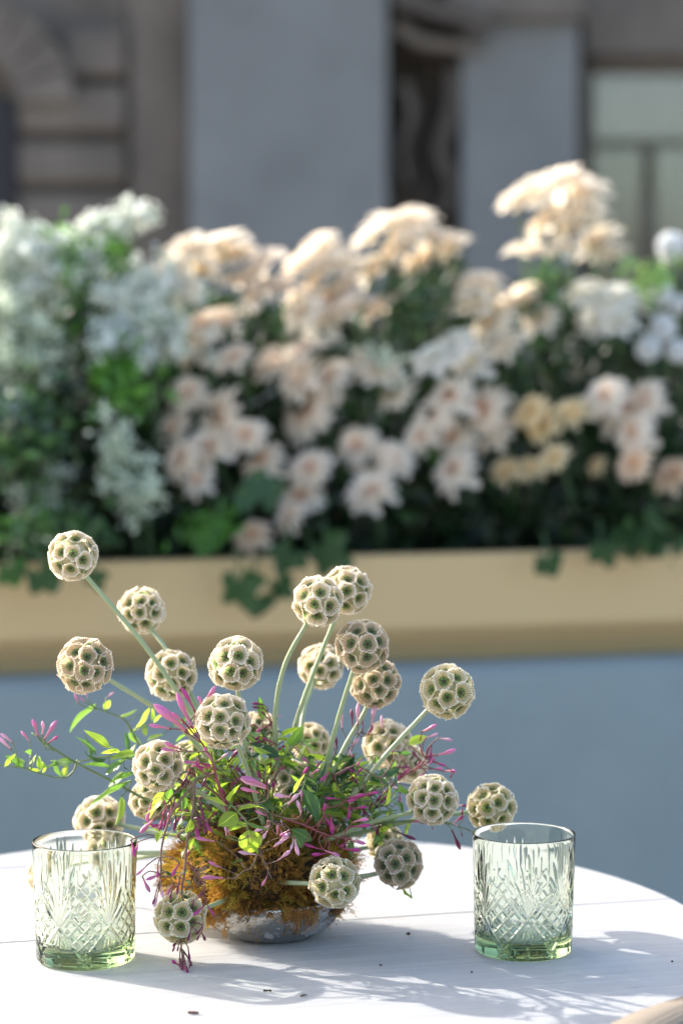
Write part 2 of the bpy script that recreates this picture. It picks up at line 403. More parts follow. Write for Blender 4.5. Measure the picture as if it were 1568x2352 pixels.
# ------------------------------------------------------------------ console under a blue linen cloth, planter on it
PL, PR = at(0, 1560, 3.48), at(1568, 1505, 3.73)
pdir = Vector((PR.x - PL.x, .25, 0)).normalized(); pnor = Vector((pdir.y, -pdir.x, 0))      # pnor points to the camera
PZ0 = .5 * (PL.z + PR.z); PZ1 = .5 * (at(0, 1290, 3.48).z + at(1568, 1263, 3.73).z)
pmid = Vector(((PL.x + PR.x) / 2, 3.605, 0))
def bed(sx, dn, z): return Vector((pmid.x, pmid.y, 0)) + pdir * sx - pnor * dn + Vector((0, 0, z))
def frame_basis(o): o.matrix_world = Matrix(((pdir.x, -pnor.x, 0, pmid.x), (pdir.y, -pnor.y, 0, pmid.y), (0, 0, 1, 0), (0, 0, 0, 1)))
con = empty('draped_console'); tag(con, 'long console draped in slate blue linen, under the gold flower trough', 'table')
frame_basis(con)
m = MB(); n = 240; L = 1.75; vv = []; ff = []
rows = [(-.03, PZ0 - .001), (-.045, PZ0 - .006), (-.050, PZ0 - .02), (-.052, PZ0 - .2), (-.056, PZ0 - .45), (-.06, .012)]
full = [(.62, .012), (.61, PZ0 - .02), (.60, PZ0 - .001)] + rows
for i in range(n + 1):
    x = -L + 2 * L * i / n
    for j, (d, z) in enumerate(full):
        w = .0045 * math.sin(x * 9 + 1.3) + .003 * math.sin(x * 23.0) if 5 <= j else 0
        vv.append((x, d + w * max(0, (PZ0 - z)) * 4, z))
k = len(full)
for i in range(n):
    for j in range(k - 1): ff.append((i*k+j, i*k+j+1, (i+1)*k+j+1, (i+1)*k+j))
m.add(vv, ff); m.build('tablecloth', M['blue'], con, True)
m = MB(); m.box(-1.7, 1.7, 0, .55, PZ0 - .04, PZ0 - .006); m.build('table_top', M['wood'], con)
for (x, y) in ((-1.6, .05), (1.6, .05), (-1.6, .5), (1.6, .5)):
    m = MB(); m.box(x - .03, x + .03, y - .03, y + .03, 0, PZ0 - .041); m.build('leg', M['wood'], con)
pla = empty('flower_trough'); frame_basis(pla)
tag(pla, 'long matt gold trough full of flowers, its lower edge curving under', 'planter')
def extr(prof, L, name, mat, parent, smooth=True):
    k = len(prof); vv = [(x, d, z) for x in (-L, L) for (d, z) in prof]; m = MB()
    m.add(vv, [(j, (j+1) % k, k + (j+1) % k, k + j) for j in range(k)] + [tuple(reversed(range(k))), tuple(range(k, 2*k))])
    return m.build(name, mat, parent)
H = PZ1 - PZ0
prof = [(0.0, PZ1), (-.004, PZ1 - .003), (-.004, PZ0 + .060), (-.001, PZ0 + .052), (.006, PZ0 + .047), (.034, PZ0 + .016), (.042, PZ0 + .001)]
prof += [(.42, PZ0 + .001), (.47, PZ0 + .05), (.474, PZ1), (.455, PZ1), (.455, PZ1 - .05), (.02, PZ1 - .05), (.02, PZ1)]
extr(prof, 1.62, 'trough_body', M['gold'], pla)
m = MB(); m.box(-1.6, 1.6, .0215, .4535, PZ1 - .049, PZ1 - .03); m.build('soil', M['soil'], pla)

# ================================================================== BACKGROUND FLOWERS
def petal_blossom(seed, n, rr, cup, curl, width, tip):
    """a double daisy-like bloom, unit radius, facing +Z"""
    r = random.Random(seed); V = []; F = []; T = []
    for i in range(n):
        f = i / (n - 1)                     # 0 inner ... 1 outer
        az = i * 2.399963 + r.uniform(-.15, .15)
        el = cup * (1 - f) ** .9 + r.uniform(-.06, .06) - .25 * max(0, f - .75) * 4 * curl
        ln = (.42 + .58 * f ** .8) * r.uniform(.9, 1.08); w = width * (.7 + .5 * f) * r.uniform(.85, 1.1)
        d = Vector((math.cos(az), math.sin(az), 0)); side = Vector((-d.y, d.x, 0)); up = Vector((0, 0, 1))
        base = len(V)
        for k, (tt, ww) in enumerate(((.05, .4), (.45, 1.0), (.84, 1.10), (1.0, .80))):
            e = el - curl * .5 * tt * tt * f
            p = d * (ln * tt * math.cos(e)) + up * (ln * tt * math.sin(e) + .02)
            fold = up * (.25 * w * ww)
            V += [p + side * w * ww + fold, p, p - side * w * ww + fold]
            T += [tt * (.35 + .65 * f)] * 3
        for k in range(3):
            a = base + k*3; F += [(a, a+1, a+4, a+3), (a+1, a+2, a+5, a+4)]
    me = npmesh('blossom', [tuple(v) for v in V], F, True)
    setattr_color(me, 'tone', [(t_, t_, t_, 1) for t_ in T]); return me
def blossom_mat(name, outer, inner, trans=.55, cut=.27):
    t = NT(name); a = t.n('Attribute'); a.attribute_name = 'tone'; oi = t.n('ObjectInfo')
    c = t.mix(t.ramp(a.outputs[2], [(cut * .45, 0.0), (cut * 1.25, 1.0)]), inner, outer)
    c = t.mix(t.math('MULTIPLY', oi.outputs['Random'], .3), c, tuple(min(1, x * y) for x, y in zip(outer, (1.0, .9, .8))))
    return t.principled(c, .6, 0, None, .25, trans)
BM = {'cream': blossom_mat('petal_cream', (.95, .90, .80), (.86, .68, .40)),
      'peach': blossom_mat('petal_peach', (.95, .88, .78), (.88, .54, .33)),
      'blush': blossom_mat('petal_blush', (.95, .89, .80), (.88, .60, .42)),
      'gold': blossom_mat('petal_gold', (.94, .83, .58), (.82, .58, .20)),
      'white': blossom_mat('petal_white', (.93, .93, .89), (.84, .80, .60)),
      'orange': blossom_mat('petal_orange', (.94, .80, .64), (.80, .47, .20))}
BME = [petal_blossom(1, 64, 1, .85, .4, .125, 0), petal_blossom(2, 76, 1, 1.0, .5, .11, 0), petal_blossom(3, 54, 1, .70, .3, .13, 0), petal_blossom(4, 48, 1, .9, .7, .13, 0), petal_blossom(5, 70, 1, 1.1, .3, .115, 0)]
BMM = {}
def blossom_mesh(k, kind):
    if (k, kind) not in BMM:
        me = BME[k].copy(); me.materials.clear(); me.materials.append(BM[kind]); BMM[(k, kind)] = me
    return BMM[(k, kind)]
def bedY(x, y, off=0.0):
    lift = max(0, (1250 - y)) / 1250
    return 3.48 + .25 * x / 1568 + .02 + .22 * lift + off
M['bstem'] = simple('bloom_stem', (.06, .12, .05), .6, .3, 40)
clusters = [
 ('tall cream cluster at upper left', 'cream', [(440,578,56),(508,566,58),(388,628,46),(470,622,50),(545,590,44),(420,668,38)]),
 ('pink-white cluster right of the tall cream one', 'blush', [(560,648,48),(604,616,50),(642,664,46),(590,680,42)]),
 ('small cream cluster left of the peach spire', 'cream', [(732,574,48),(695,606,44),(772,606,42),(738,640,38)]),
 ('pale spire in the middle of the bed top', 'cream', [(848,548,44),(892,520,48),(952,508,50),(1002,552,46),(932,566,48),(876,612,50),(1042,574,38),(836,622,44),(968,598,42)]),
 ('blush cluster under the middle spire', 'blush', [(764,690,48),(806,712,46),(872,712,44),(800,660,40)]),
 ('golden hearted cluster left of centre', 'cream', [(700,720,42),(742,742,44),(690,680,38)]),
 ('shaded cluster beside the white plumes', 'peach', [(462,748,48),(446,806,46),(538,822,38),(512,744,44)]),
 ('blush cluster in the middle left of the bed', 'blush', [(640,832,50),(700,806,50),(694,872,48),(762,872,44)]),
 ('cluster hanging left of centre', 'peach', [(432,906,40),(512,956,54),(566,1004,42),(482,1034,52),(420,1056,42),(398,988,38),(456,1108,34)]),
 ('lower cluster behind the lobed leaf', 'peach', [(602,1060,48),(712,1078,46),(690,1148,46),(668,1190,36)]),
 ('lower centre cluster', 'blush', [(822,1028,50),(864,1066,48),(854,1134,50),(902,1058,42)]),
 ('dim cluster behind the middle of the bed', 'cream', [(870,856,46),(906,908,40),(820,830,36)]),
 ('tall cluster standing highest at the right', 'cream', [(1228,446,56),(1290,424,60),(1346,450,50),(1184,462,36),(1262,512,54),(1330,522,56),(1376,562,48),(1214,580,46),(1300,570,40),(1410,586,32)]),
 ('bright cluster under the tall right one', 'cream', [(1102,654,50),(1078,712,46),(1184,690,44),(1134,742,50),(1226,676,40),(1244,736,38),(1168,796,40),(1120,690,44)]),
 ('whitish cluster at the right', 'white', [(1350,676,46),(1406,690,54),(1448,706,42),(1372,742,46),(1336,778,32),(1420,746,40)]),
 ('pale cluster right of centre', 'white', [(1000,826,48),(1086,834,46),(1040,804,50)]),
 ('salmon hearted cluster right of centre', 'peach', [(1036,916,50),(1112,946,56),(1040,1006,46),(968,1006,36),(1046,1082,50),(1136,994,44),(994,958,38)]),
 ('small yellow cluster in the lower right', 'gold', [(1218,946,38),(1252,978,38),(1314,950,34),(1160,1086,32),(1272,1054,34),(1214,1078,30)]),
 ('blush cluster at the far right', 'blush', [(1392,912,44),(1440,946,58),(1486,918,44),(1458,996,46)]),
 ('orange hearted pair low at the right border', 'orange', [(1458,1066,38),(1546,1096,42)]),
]
lone = [('gold', (710, 948, 62), 'peach', 'large peach chrysanthemum with golden heart facing the camera, left of centre'),
        ('x', (580, 1232, 40), 'orange', 'drooping salmon chrysanthemum nearest the trough edge, above the big lobed leaf'),
        ('x', (1371, 1070, 20), 'gold', 'tiny yellow chrysanthemum bud alone among dark leaves, lower right')]
cw = {'cream': 'cream', 'peach': 'pale peach', 'blush': 'blush white', 'gold': 'buttery yellow', 'white': 'off-white', 'orange': 'light orange'}
ordn = ['leftmost', 'second from left', 'third from left', 'fourth from left', 'fifth from left', 'sixth from left', 'seventh from left', 'eighth from left', 'ninth from left', 'tenth from left']
def bloom(x, y, r, kind, label, group, shade=0):
    Y = bedY(x, y, random.uniform(-.03, .03)); P = at(x, y, Y); rad = r / upm(Y) * 1.4
    e = empty('chrysanthemum', P); tag(e, label, 'flower', group)
    face = Vector((-.5 + random.uniform(-.45, .45), -.62, .6 + random.uniform(-.3, .3)))
    if y < 720: face = Vector((-.45 + random.uniform(-.5, .5), -.12 + random.uniform(-.35, .3), 1.0))
    elif y < 860: face = Vector((-.45 + random.uniform(-.5, .5), -.40 + random.uniform(-.25, .25), .85))
    q = face.normalized().to_track_quat('Z', 'Y')
    b = link('blossom', blossom_mesh(random.randrange(5), kind), None, e); b.rotation_mode = 'QUATERNION'; b.rotation_quaternion = q
    b.scale = (rad,) * 3
    back = -(face.normalized()) * .03
    foot = Vector((P.x * .97, bedY(x, 1250) + .15, PZ1 - .03)) - P
    m = MB(); m.tube(spline([Vector((0, 0, 0)) , back, back * 2 + Vector((0, .02, -.05)), foot * .6 + Vector((0, .02, 0)), foot], 3), .0022, 5); m.build('stem', M['bstem'], e)
for (desc, kind, L) in clusters:
    L = sorted(L)
    for i, (x, y, r) in enumerate(L):
        k = kind
        bloom(x, y, r, k, f'{cw[k]} bloom, {ordn[i]} in {desc}', 'chrysanthemums in the gold trough')
for (_, (x, y, r), kind, lab) in lone: bloom(x, y, r, kind, lab, 'chrysanthemums in the gold trough')

# small white rounded blooms at the right edge
t = NT('stock_white'); M['stock'] = t.principled((.90, .91, .91), .45, 0, None, .5, .45)
ruf = MB()
for i in range(26):
    az = i * 2.4; zz = 1 - 2 * (i + .5) / 26; c_ = Vector((math.cos(az) * math.sqrt(1-zz*zz), math.sin(az) * math.sqrt(1-zz*zz), zz)) * .6
    a = c_.orthogonal().normalized(); b = c_.normalized().cross(a); nrm = c_.normalized()
    vv = [c_ * .5] + [c_ + nrm * (.1 + .1 * (k % 2)) + (a * math.cos(k) + b * math.sin(k)) * .42 for k in range(6)]
    ruf.add(vv, [(0, 1 + k, 1 + (k + 1) % 6) for k in range(6)])
rufme = mesh('petals', ruf.v, ruf.f, True); rufme.materials.append(M['stock'])
for (x, y, r, lab) in ((1541, 566, 32, 'bright white rounded bloom, topmost at the right edge of the bed'), (1518, 678, 26, 'white rounded bloom under a pale leaf, second from top at right edge'),
                       (1522, 752, 30, 'white rounded bloom at right edge, in the middle of the white spray'), (1488, 800, 28, 'white rounded bloom lowest and leftmost of the right edge spray'),
                       (1556, 805, 26, 'white rounded bloom lowest in the corner of the right edge spray'), (1560, 700, 22, 'white rounded bloom half cut off by the right border')):
    Y = bedY(x, y, -.02); P = at(x, y, Y); e = empty('white_bloom', P); tag(e, lab, 'flower', 'white blooms at the right edge')
    b = link('petals', rufme, None, e); b.scale = (r / upm(Y) * 1.25,) * 3; b.rotation_euler = (random.random()*3, random.random()*3, 0)
    m = MB(); m.tube(spline([(0, 0, 0), (0.01, .02, -.08), (0, .1, PZ1 - P.z)], 4), .002, 5); m.build('stem', M['bstem'], e)

# generic leaf-blade soup used for stuff
def soup(cent, nrm, size, aspect=.45, cup=.2):
    """n kite-shaped leaves; cent (n,3), nrm (n,3) blade direction; returns V,F"""
    n = len(cent); d = nrm / np.linalg.norm(nrm, axis=1, keepdims=True)
    r = rng.normal(size=(n, 3)); s_ = np.cross(d, r); s_ /= np.linalg.norm(s_, axis=1, keepdims=True); u = np.cross(s_, d)
    L = size[:, None]; w = L * aspect
    V = np.stack([cent, cent + d*L*.45 + s_*w*.5 + u*L*cup*.3, cent + d*L, cent + d*L*.45 - s_*w*.5 + u*L*cup*.3, cent + d*L*.5], 1).reshape(-1, 3)
    b = np.arange(n)[:, None] * 5
    F = np.concatenate([b + np.array([[0, 1, 4]]), b + np.array([[1, 2, 4]]), b + np.array([[2, 3, 4]]), b + np.array([[3, 0, 4]])], 0)
    return V, F
t = NT('bed_leaf'); a = t.n('Attribute'); a.attribute_name = 'tone'
M['bedleaf'] = t.principled(a.outputs[0], .45, 0, None, .5, .3, t.mix(1.0, a.outputs[0], (1.6, 1.9, .8), 'MULTIPLY'))
def world_pts(x, y, Y):
    X = (x - 784) / FU; Yv = -(y - 1176) / FU; ry = CP + Yv * SP; rz = -SP + Yv * CP; k = Y / ry
    return np.stack([X * k, Y, CAMZ + rz * k], 1)
# dark foliage mass
xs = [-300, 0, 130, 160, 300, 330, 450, 640, 780, 940, 1060, 1110, 1300, 1340, 1450, 1568, 1900]
tops = [640, 600, 640, 600, 620, 780, 700, 700, 690, 640, 600, 700, 650, 660, 700, 610, 640]
n = 12500
fx = rng.uniform(-300, 1870, n); tp = np.interp(fx, xs, tops)
fy = 1300 - (1300 - tp) * rng.beta(1.0, 1.25, n)
fY = 3.48 + .25 * fx / 1568 + rng.uniform(.03, .46, n) + .10 * (1300 - fy) / 700
C = world_pts(fx, fy, fY)
C[:, 2] = np.maximum(C[:, 2], PZ1 - .02)
dirs = rng.normal(size=(n, 3)) + np.array([0, -.35, .25])
V, F = soup(C, dirs, rng.uniform(.022, .06, n), .42, .3)
tone = np.stack([rng.uniform(.008, .022, n), rng.uniform(.018, .046, n), rng.uniform(.009, .020, n), np.ones(n)], 1)
br = rng.random(n) < .06; tone[br] = tone[br] * np.array([2.0, 1.9, 1.2, 1])
me = npmesh('foliage', V, F); setattr_color(me, 'tone', np.repeat(tone, 5, 0))
tag(link('trough_foliage', me, M['bedleaf']), 'dense dark green foliage filling the gold trough between the blooms', 'foliage', kind='stuff')

# bright green leafy shoots and overhanging leaves (things)
def leaf_spray(name, label, x, y, w, h, n, size, colr, off=0.0, group=None, foot=True, asp=.45):
    Y0 = bedY(x, y, off); P = at(x, y, Y0); e = empty(name, P); tag(e, label, 'plant', group)
    k = 1 / upm(Y0)
    c_ = np.stack([rng.normal(0, w * k * .45, n), rng.normal(0, .03, n), rng.normal(0, h * k * .45, n)], 1)
    V, F = soup(c_, rng.normal(size=(n, 3)) + np.array([0, -.2, .3]), rng.uniform(.6, 1.3, n) * size, asp, .3)
    tn = np.array(colr + (1.0,)) * np.concatenate([rng.uniform(.7, 1.35, (n, 1)).repeat(3, 1), np.ones((n, 1))], 1)
    me = npmesh('leaves', V, F); setattr_color(me, 'tone', np.repeat(tn, 5, 0)); tag(link('leaves', me, M['bedleaf'], e), kind='stuff')
    m = MB(); m.tube(spline([(0, 0, h * k * .5), (0, .01, 0), (0, .05, (PZ1 - P.z) * .6), (0, .1, PZ1 - P.z)] if foot else [(0, 0, 0), (0, .03, .02), (0, .08, .05)], 4), .002, 5); m.build('stem', M['bstem'], e)
G = (.10, .22, .045)
leaf_spray('leafy_shoot', 'fresh green feathery shoot rising between the white plumes, left', 168, 620, 45, 95, 260, .018, G, group='bright green shoots in the trough')
leaf_spray('leafy_shoot', 'green feathery shoot just under the long slanted white plume', 262, 580, 40, 70, 180, .016, G, group='bright green shoots in the trough')
leaf_spray('leafy_shoot', 'sunlit lobed green clump left of the peach blooms', 285, 880, 70, 80, 160, .030, (.09, .22, .04), -.03, group='bright green shoots in the trough')
leaf_spray('leafy_shoot', 'grey-green leaves under the middle cream spire', 970, 690, 80, 60, 120, .024, (.05, .10, .06), -.0, group='bright green shoots in the trough')
leaf_spray('leafy_shoot', 'upright green stems beneath the tallest right cluster', 1255, 640, 40, 60, 90, .024, (.07, .14, .07), 0, group='bright green shoots in the trough')
leaf_spray('leafy_shoot', 'pale variegated leaves at the upper right border of the bed', 1500, 640, 50, 40, 60, .032, (.24, .36, .16), -.02, group='bright green shoots in the trough')
leaf_spray('leafy_shoot', 'green tuft low on the trough rim, left of centre', 480, 1215, 80, 40, 130, .022, (.06, .17, .03), -.09, group='bright green shoots in the trough')
leaf_spray('leafy_shoot', 'dark leafy tuft over the trough rim at far right', 1490, 1245, 90, 50, 160, .026, (.03, .075, .025), -.10, group='bright green shoots in the trough')
leaf_spray('leafy_shoot', 'dull green tuft at the lower left of the bed', 60, 1010, 110, 130, 260, .028, (.045, .10, .04), -.06, group='bright green shoots in the trough')
leaf_spray('leafy_shoot', 'low green tuft by the left end of the trough', 130, 1220, 130, 60, 260, .028, (.035, .085, .035), -.10, group='bright green shoots in the trough')
def lobed(n_l=5, depth=.35, seed=0):
    r = random.Random(seed); V = [(0, 0, 0)]; k = 40
    for i in range(k):
        a = -math.pi * .86 + 2 * math.pi * .86 * i / (k - 1) + math.pi / 2
        lob = 1 - depth * (.5 - .5 * math.cos(2 * math.pi * n_l * i / (k - 1) + math.pi)) ** 1.0
        rr = lob * (.55 + .45 * math.sin(max(0, min(math.pi, (a + .35) / 1.25 * .6)))) * r.uniform(.94, 1.04)
        V.append((rr * math.cos(a), rr * math.sin(a), .12 * math.sin(i * .9)))
    F = [(0, i, i + 1) for i in range(1, k)]
    me = mesh('blade', V, F, True); return me
M['lobed'] = leafmat('lobed_leaf', (.025, .075, .025), (.035, .10, .03), .25, .5, 1.3)
lobes = [lobed(4, .20, 1), lobed(4, .28, 2)]
for lm in lobes: lm.materials.append(M['lobed'])
for (x, y, r, ang, off, lab) in ((545, 1340, 62, 190, -.16, 'large dark lobed leaf hanging over the gold trough front, left of centre'), (585, 1375, 40, 215, -.15, 'smaller lobed leaf hanging lowest on the trough front, left of centre'),
      (604, 1142, 56, 20, -.15, 'lobed leaf standing in front of the lower peach cluster'), (745, 1268, 58, 160, -.14, 'lobed leaf resting on the trough rim, near the middle'),
      (660, 1270, 44, 240, -.13, 'lobed leaf at the rim between the drooping bloom and the middle leaf'), (92, 1322, 46, 170, -.15, 'dark lobed leaf dangling over the trough front at the far left'),
      (215, 1320, 34, 200, -.14, 'small lobed leaf behind the topmost left seed head'), (1252, 1290, 36, 180, -.14, 'narrow dark leaf hanging over the right part of the trough'),
      (1380, 1262, 40, 190, -.13, 'dark leaf at the rim left of the far right tuft'), (640, 1345, 36, 170, -.15, 'small leaf hanging beside the large lobed one, above the double seed heads'),
      (20, 1310, 40, 180, -.14, 'dark lobed leaf in the left corner of the trough front')):
    Y = bedY(x, 1290, off + .03); P = at(x, y, Y); e = empty('lobed_leaf', P); tag(e, lab, 'leaf', 'lobed leaves over the trough')
    b = link('blade', random.choice(lobes), None, e); b.scale = (r / upm(Y) * 1.3,) * 3
    b.rotation_euler = (R(72), R(ang) , R(random.uniform(-30, 30)))
    m = MB(); m.tube(spline([(0, 0, 0), (0, .03, .04), (0, .14, max(.03, PZ1 - P.z))], 4), .0018, 5); m.build('stem', M['bstem'], e)

# white feathery plumes (tiny florets nobody could count)
t = NT('plume_white'); a = t.n('Attribute'); a.attribute_name = 'tone'
M['plume'] = t.principled(a.outputs[0], .6, 0, None, .3, .4)
def plume(label, pts, w, n, tone0, off=0.0):
    P0 = at(pts[0][0], pts[0][1], bedY(pts[0][0], pts[0][1], off)); e = empty('white_plume', P0); tag(e, label, 'flower', 'white plumes at the left')
    n = int(n * .52); S = spline([at(x, y, bedY(x, y, off)) - P0 for (x, y) in pts], 10); k = 1 / 1530.
    idx = rng.integers(0, len(S), n); Sarr = np.array([tuple(p) for p in S]); f = idx / len(S)
    ww = w * k * (1.0 - .55 * np.abs(f - .35))
    c_ = Sarr[idx] + rng.normal(size=(n, 3)) * (ww * .42)[:, None]
    nc = max(9, n // 34); g = rng.integers(0, nc, n); cc = Sarr[rng.integers(0, len(S), nc)] + rng.normal(size=(nc, 3)) * w * k * .50
    c_ = np.where(rng.random((n, 1)) < .9, cc[g] + rng.normal(size=(n, 3)) * .0065, c_)
    V, F = soup(c_, rng.normal(size=(n, 3)), rng.uniform(.006, .012, n), .8, .3)
    tn = np.array(tone0 + (1.0,)) * np.concatenate([rng.uniform(.75, 1.1, (n, 1)).repeat(3, 1), np.ones((n, 1))], 1)
    gr = rng.random(n) < .12; tn[gr] = np.array([.18, .26, .12, 1])
    me = npmesh('florets', V, F); setattr_color(me, 'tone', np.clip(np.repeat(tn, 5, 0), 0, .9)); tag(link('florets', me, M['plume'], e), kind='stuff')
    m = MB(); m.tube(S[::4] + [Vector((S[-1].x, S[-1].y + .06, PZ1 - P0.z))], .0018, 5)
    for q in range(26):
        a = S[random.randrange(len(S))]; b = Vector(cc[random.randrange(nc)]); m.tube([a, (a + b) / 2 + Vector((0, 0, -.004)), b], .0007, 4)
    m.build('stalk', M['bstem'], e)
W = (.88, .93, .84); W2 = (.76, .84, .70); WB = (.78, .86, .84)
plume('tall white plume at the top left corner of the bed', [(20, 510), (25, 580), (30, 670)], 52, 2300, W)
plume('broad white plume beside the corner one', [(95, 550), (80, 610), (60, 700)], 80, 3200, W)
plume('long slanted white plume pointing right above the green shoots', [(345, 488), (280, 508), (215, 530), (200, 575), (215, 600)], 36, 2600, W)
plume('white plume between the corner plume and the green shoot', [(150, 545), (120, 580), (100, 650)], 50, 1300, W)
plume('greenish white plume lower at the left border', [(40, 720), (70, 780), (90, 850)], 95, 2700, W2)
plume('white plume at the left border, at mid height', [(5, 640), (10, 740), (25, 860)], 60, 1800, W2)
plume('white plume left of the upper cream chrysanthemums', [(380, 640), (320, 660), (240, 680)], 62, 2600, W, -.02)
plume('white plume crossing behind the shaded peach cluster', [(330, 700), (350, 750), (400, 790)], 85, 3000, W, -.03)
plume('bluish white flat plume over the sunlit lobed clump', [(220, 775), (280, 770), (360, 780)], 44, 1600, WB, -.04)
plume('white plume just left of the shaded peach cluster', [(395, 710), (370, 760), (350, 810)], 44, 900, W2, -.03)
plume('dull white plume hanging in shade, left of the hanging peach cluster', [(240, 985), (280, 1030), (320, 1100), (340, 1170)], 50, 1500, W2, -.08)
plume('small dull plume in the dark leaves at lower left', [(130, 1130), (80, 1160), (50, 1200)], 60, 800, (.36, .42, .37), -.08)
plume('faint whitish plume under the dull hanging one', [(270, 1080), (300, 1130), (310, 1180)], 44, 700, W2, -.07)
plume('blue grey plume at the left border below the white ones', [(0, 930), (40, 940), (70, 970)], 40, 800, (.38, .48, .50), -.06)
plume('pale greenish plume under the middle cream spire', [(905, 870), (880, 830), (850, 800)], 40, 500, W2, -.02)

# ================================================================== TABLE
A_ = onz(40, 2164, TZ); B_ = onz(1421, 2073, TZ)      # the joint seen between two boards
gdir = Vector((B_.x - A_.x, B_.y - A_.y, 0)).normalized(); gn = Vector((-gdir.y, gdir.x, 0))
TC = Vector((-.077, 1.957, 0)); TR = .386
tab = empty('round_table', (TC.x, TC.y, 0)); tab.rotation_euler = (0, 0, math.atan2(gdir.y, gdir.x))
tag(tab, 'round whitewashed board table holding the bowl of pods and two green tumblers', 'table')
j0 = (A_ - TC).dot(gn)
def plank(v0, v1):
    """part of the disc between local y = v0 and v1, rounded rim"""
    gap = .0004; v0 += gap; v1 -= gap; N = 72
    lo, hi = max(v0, -TR + 1e-4), min(v1, TR - 1e-4)
    rowsd = [(0.0, -.0), (.0, 0)]
    ys = [lo + (hi - lo) * i / 24 for i in range(25)]
    V = []; F = []
    prof = [(.0045, 0.0), (.0013, -.0013), (0.0, -.0045), (0.0, -.024), (.004, -.028)]    # inset, z
    ring = []
    right = [(math.sqrt(max(TR*TR - y*y, 0)), y) for y in ys]; left = [(-x, y) for (x, y) in reversed(right)]
    ol = right + left; n = len(ol)
    for (ins, z) in prof:
        for (x, y) in ol:
            k = 1 - ins / TR; yy = y * k
            e = .0012 if z == 0.0 else 0
            yy = min(max(yy, v0 + e), v1 - e)
            V.append((x * k, yy, TZ + z))
    for j in range(len(prof) - 1):
        for i in range(n):
            q = (i + 1) % n; F.append((j*n+i, (j+1)*n+i, (j+1)*n+q, j*n+q))
    m = MB(); m.add(V, F)
    m.f += [tuple(range(n)), tuple(reversed(range((len(prof)-1)*n, len(prof)*n)))]
    o = m.build('board', M['board'], tab); o.cycles.is_caustics_receiver=True; return o
WPL = .275
plank(-TR, j0); plank(j0, j0 + WPL)
if j0 + WPL < TR: plank(j0 + WPL, TR)
m = MB(); m.lathe([(0.001, .70), (.06, .705), (.06, .69), (.028, .66), (.025, .2), (.035, .06), (.21, .02), (.22, .0), (.001, .0)], 40); m.build('pedestal', M['stone_cool'], tab, True)
m = MB(); m.box(-.25, .25, -.03, .03, .706, .7118); m.build('batten', M['board'], tab)

# beige tub chair whose back just enters the lower right corner
ch = empty('tub_chair', (.415, 1.452, 0)); ch.rotation_euler = (0, 0, R(-45))
tag(ch, 'beige ribbed tub chair, its rounded back edge cutting the lower right corner', 'chair')
m = MB(); n = 48; a0, a1 = R(20), R(340); prof = [(.215, .46), (.215, .745), (.222, .768), (.245, .775), (.275, .768), (.283, .745), (.285, .30), (.215, .30)]; k = len(prof); vv = []; ff = []
for i in range(n + 1):
    a = a0 + (a1 - a0) * i / n
    for (r_, z) in prof: vv.append((r_ * math.cos(a), r_ * math.sin(a), z))
for i in range(n):
    for j in range(k): ff.append((i*k+j, (i+1)*k+j, (i+1)*k+(j+1) % k, i*k+(j+1) % k))
ff += [tuple(range(k)), tuple(reversed(range(n*k, n*k+k)))]; m.add(vv, ff); m.build('backrest', M['beige'], ch, True)
m = MB(); m.lathe([(.001, .30), (.213, .30), (.213, .43), (.19, .45), (.001, .455)], 40); m.build('seat', M['beige'], ch, True)
for (x, y) in ((.15, .15), (-.15, .15), (.15, -.15), (-.15, -.15)):
    m = MB(); m.tube([(x, y, .299), (x * 1.15, y * 1.15, 0)], [.018, .011], 10); m.build('leg', M['wood'], ch)

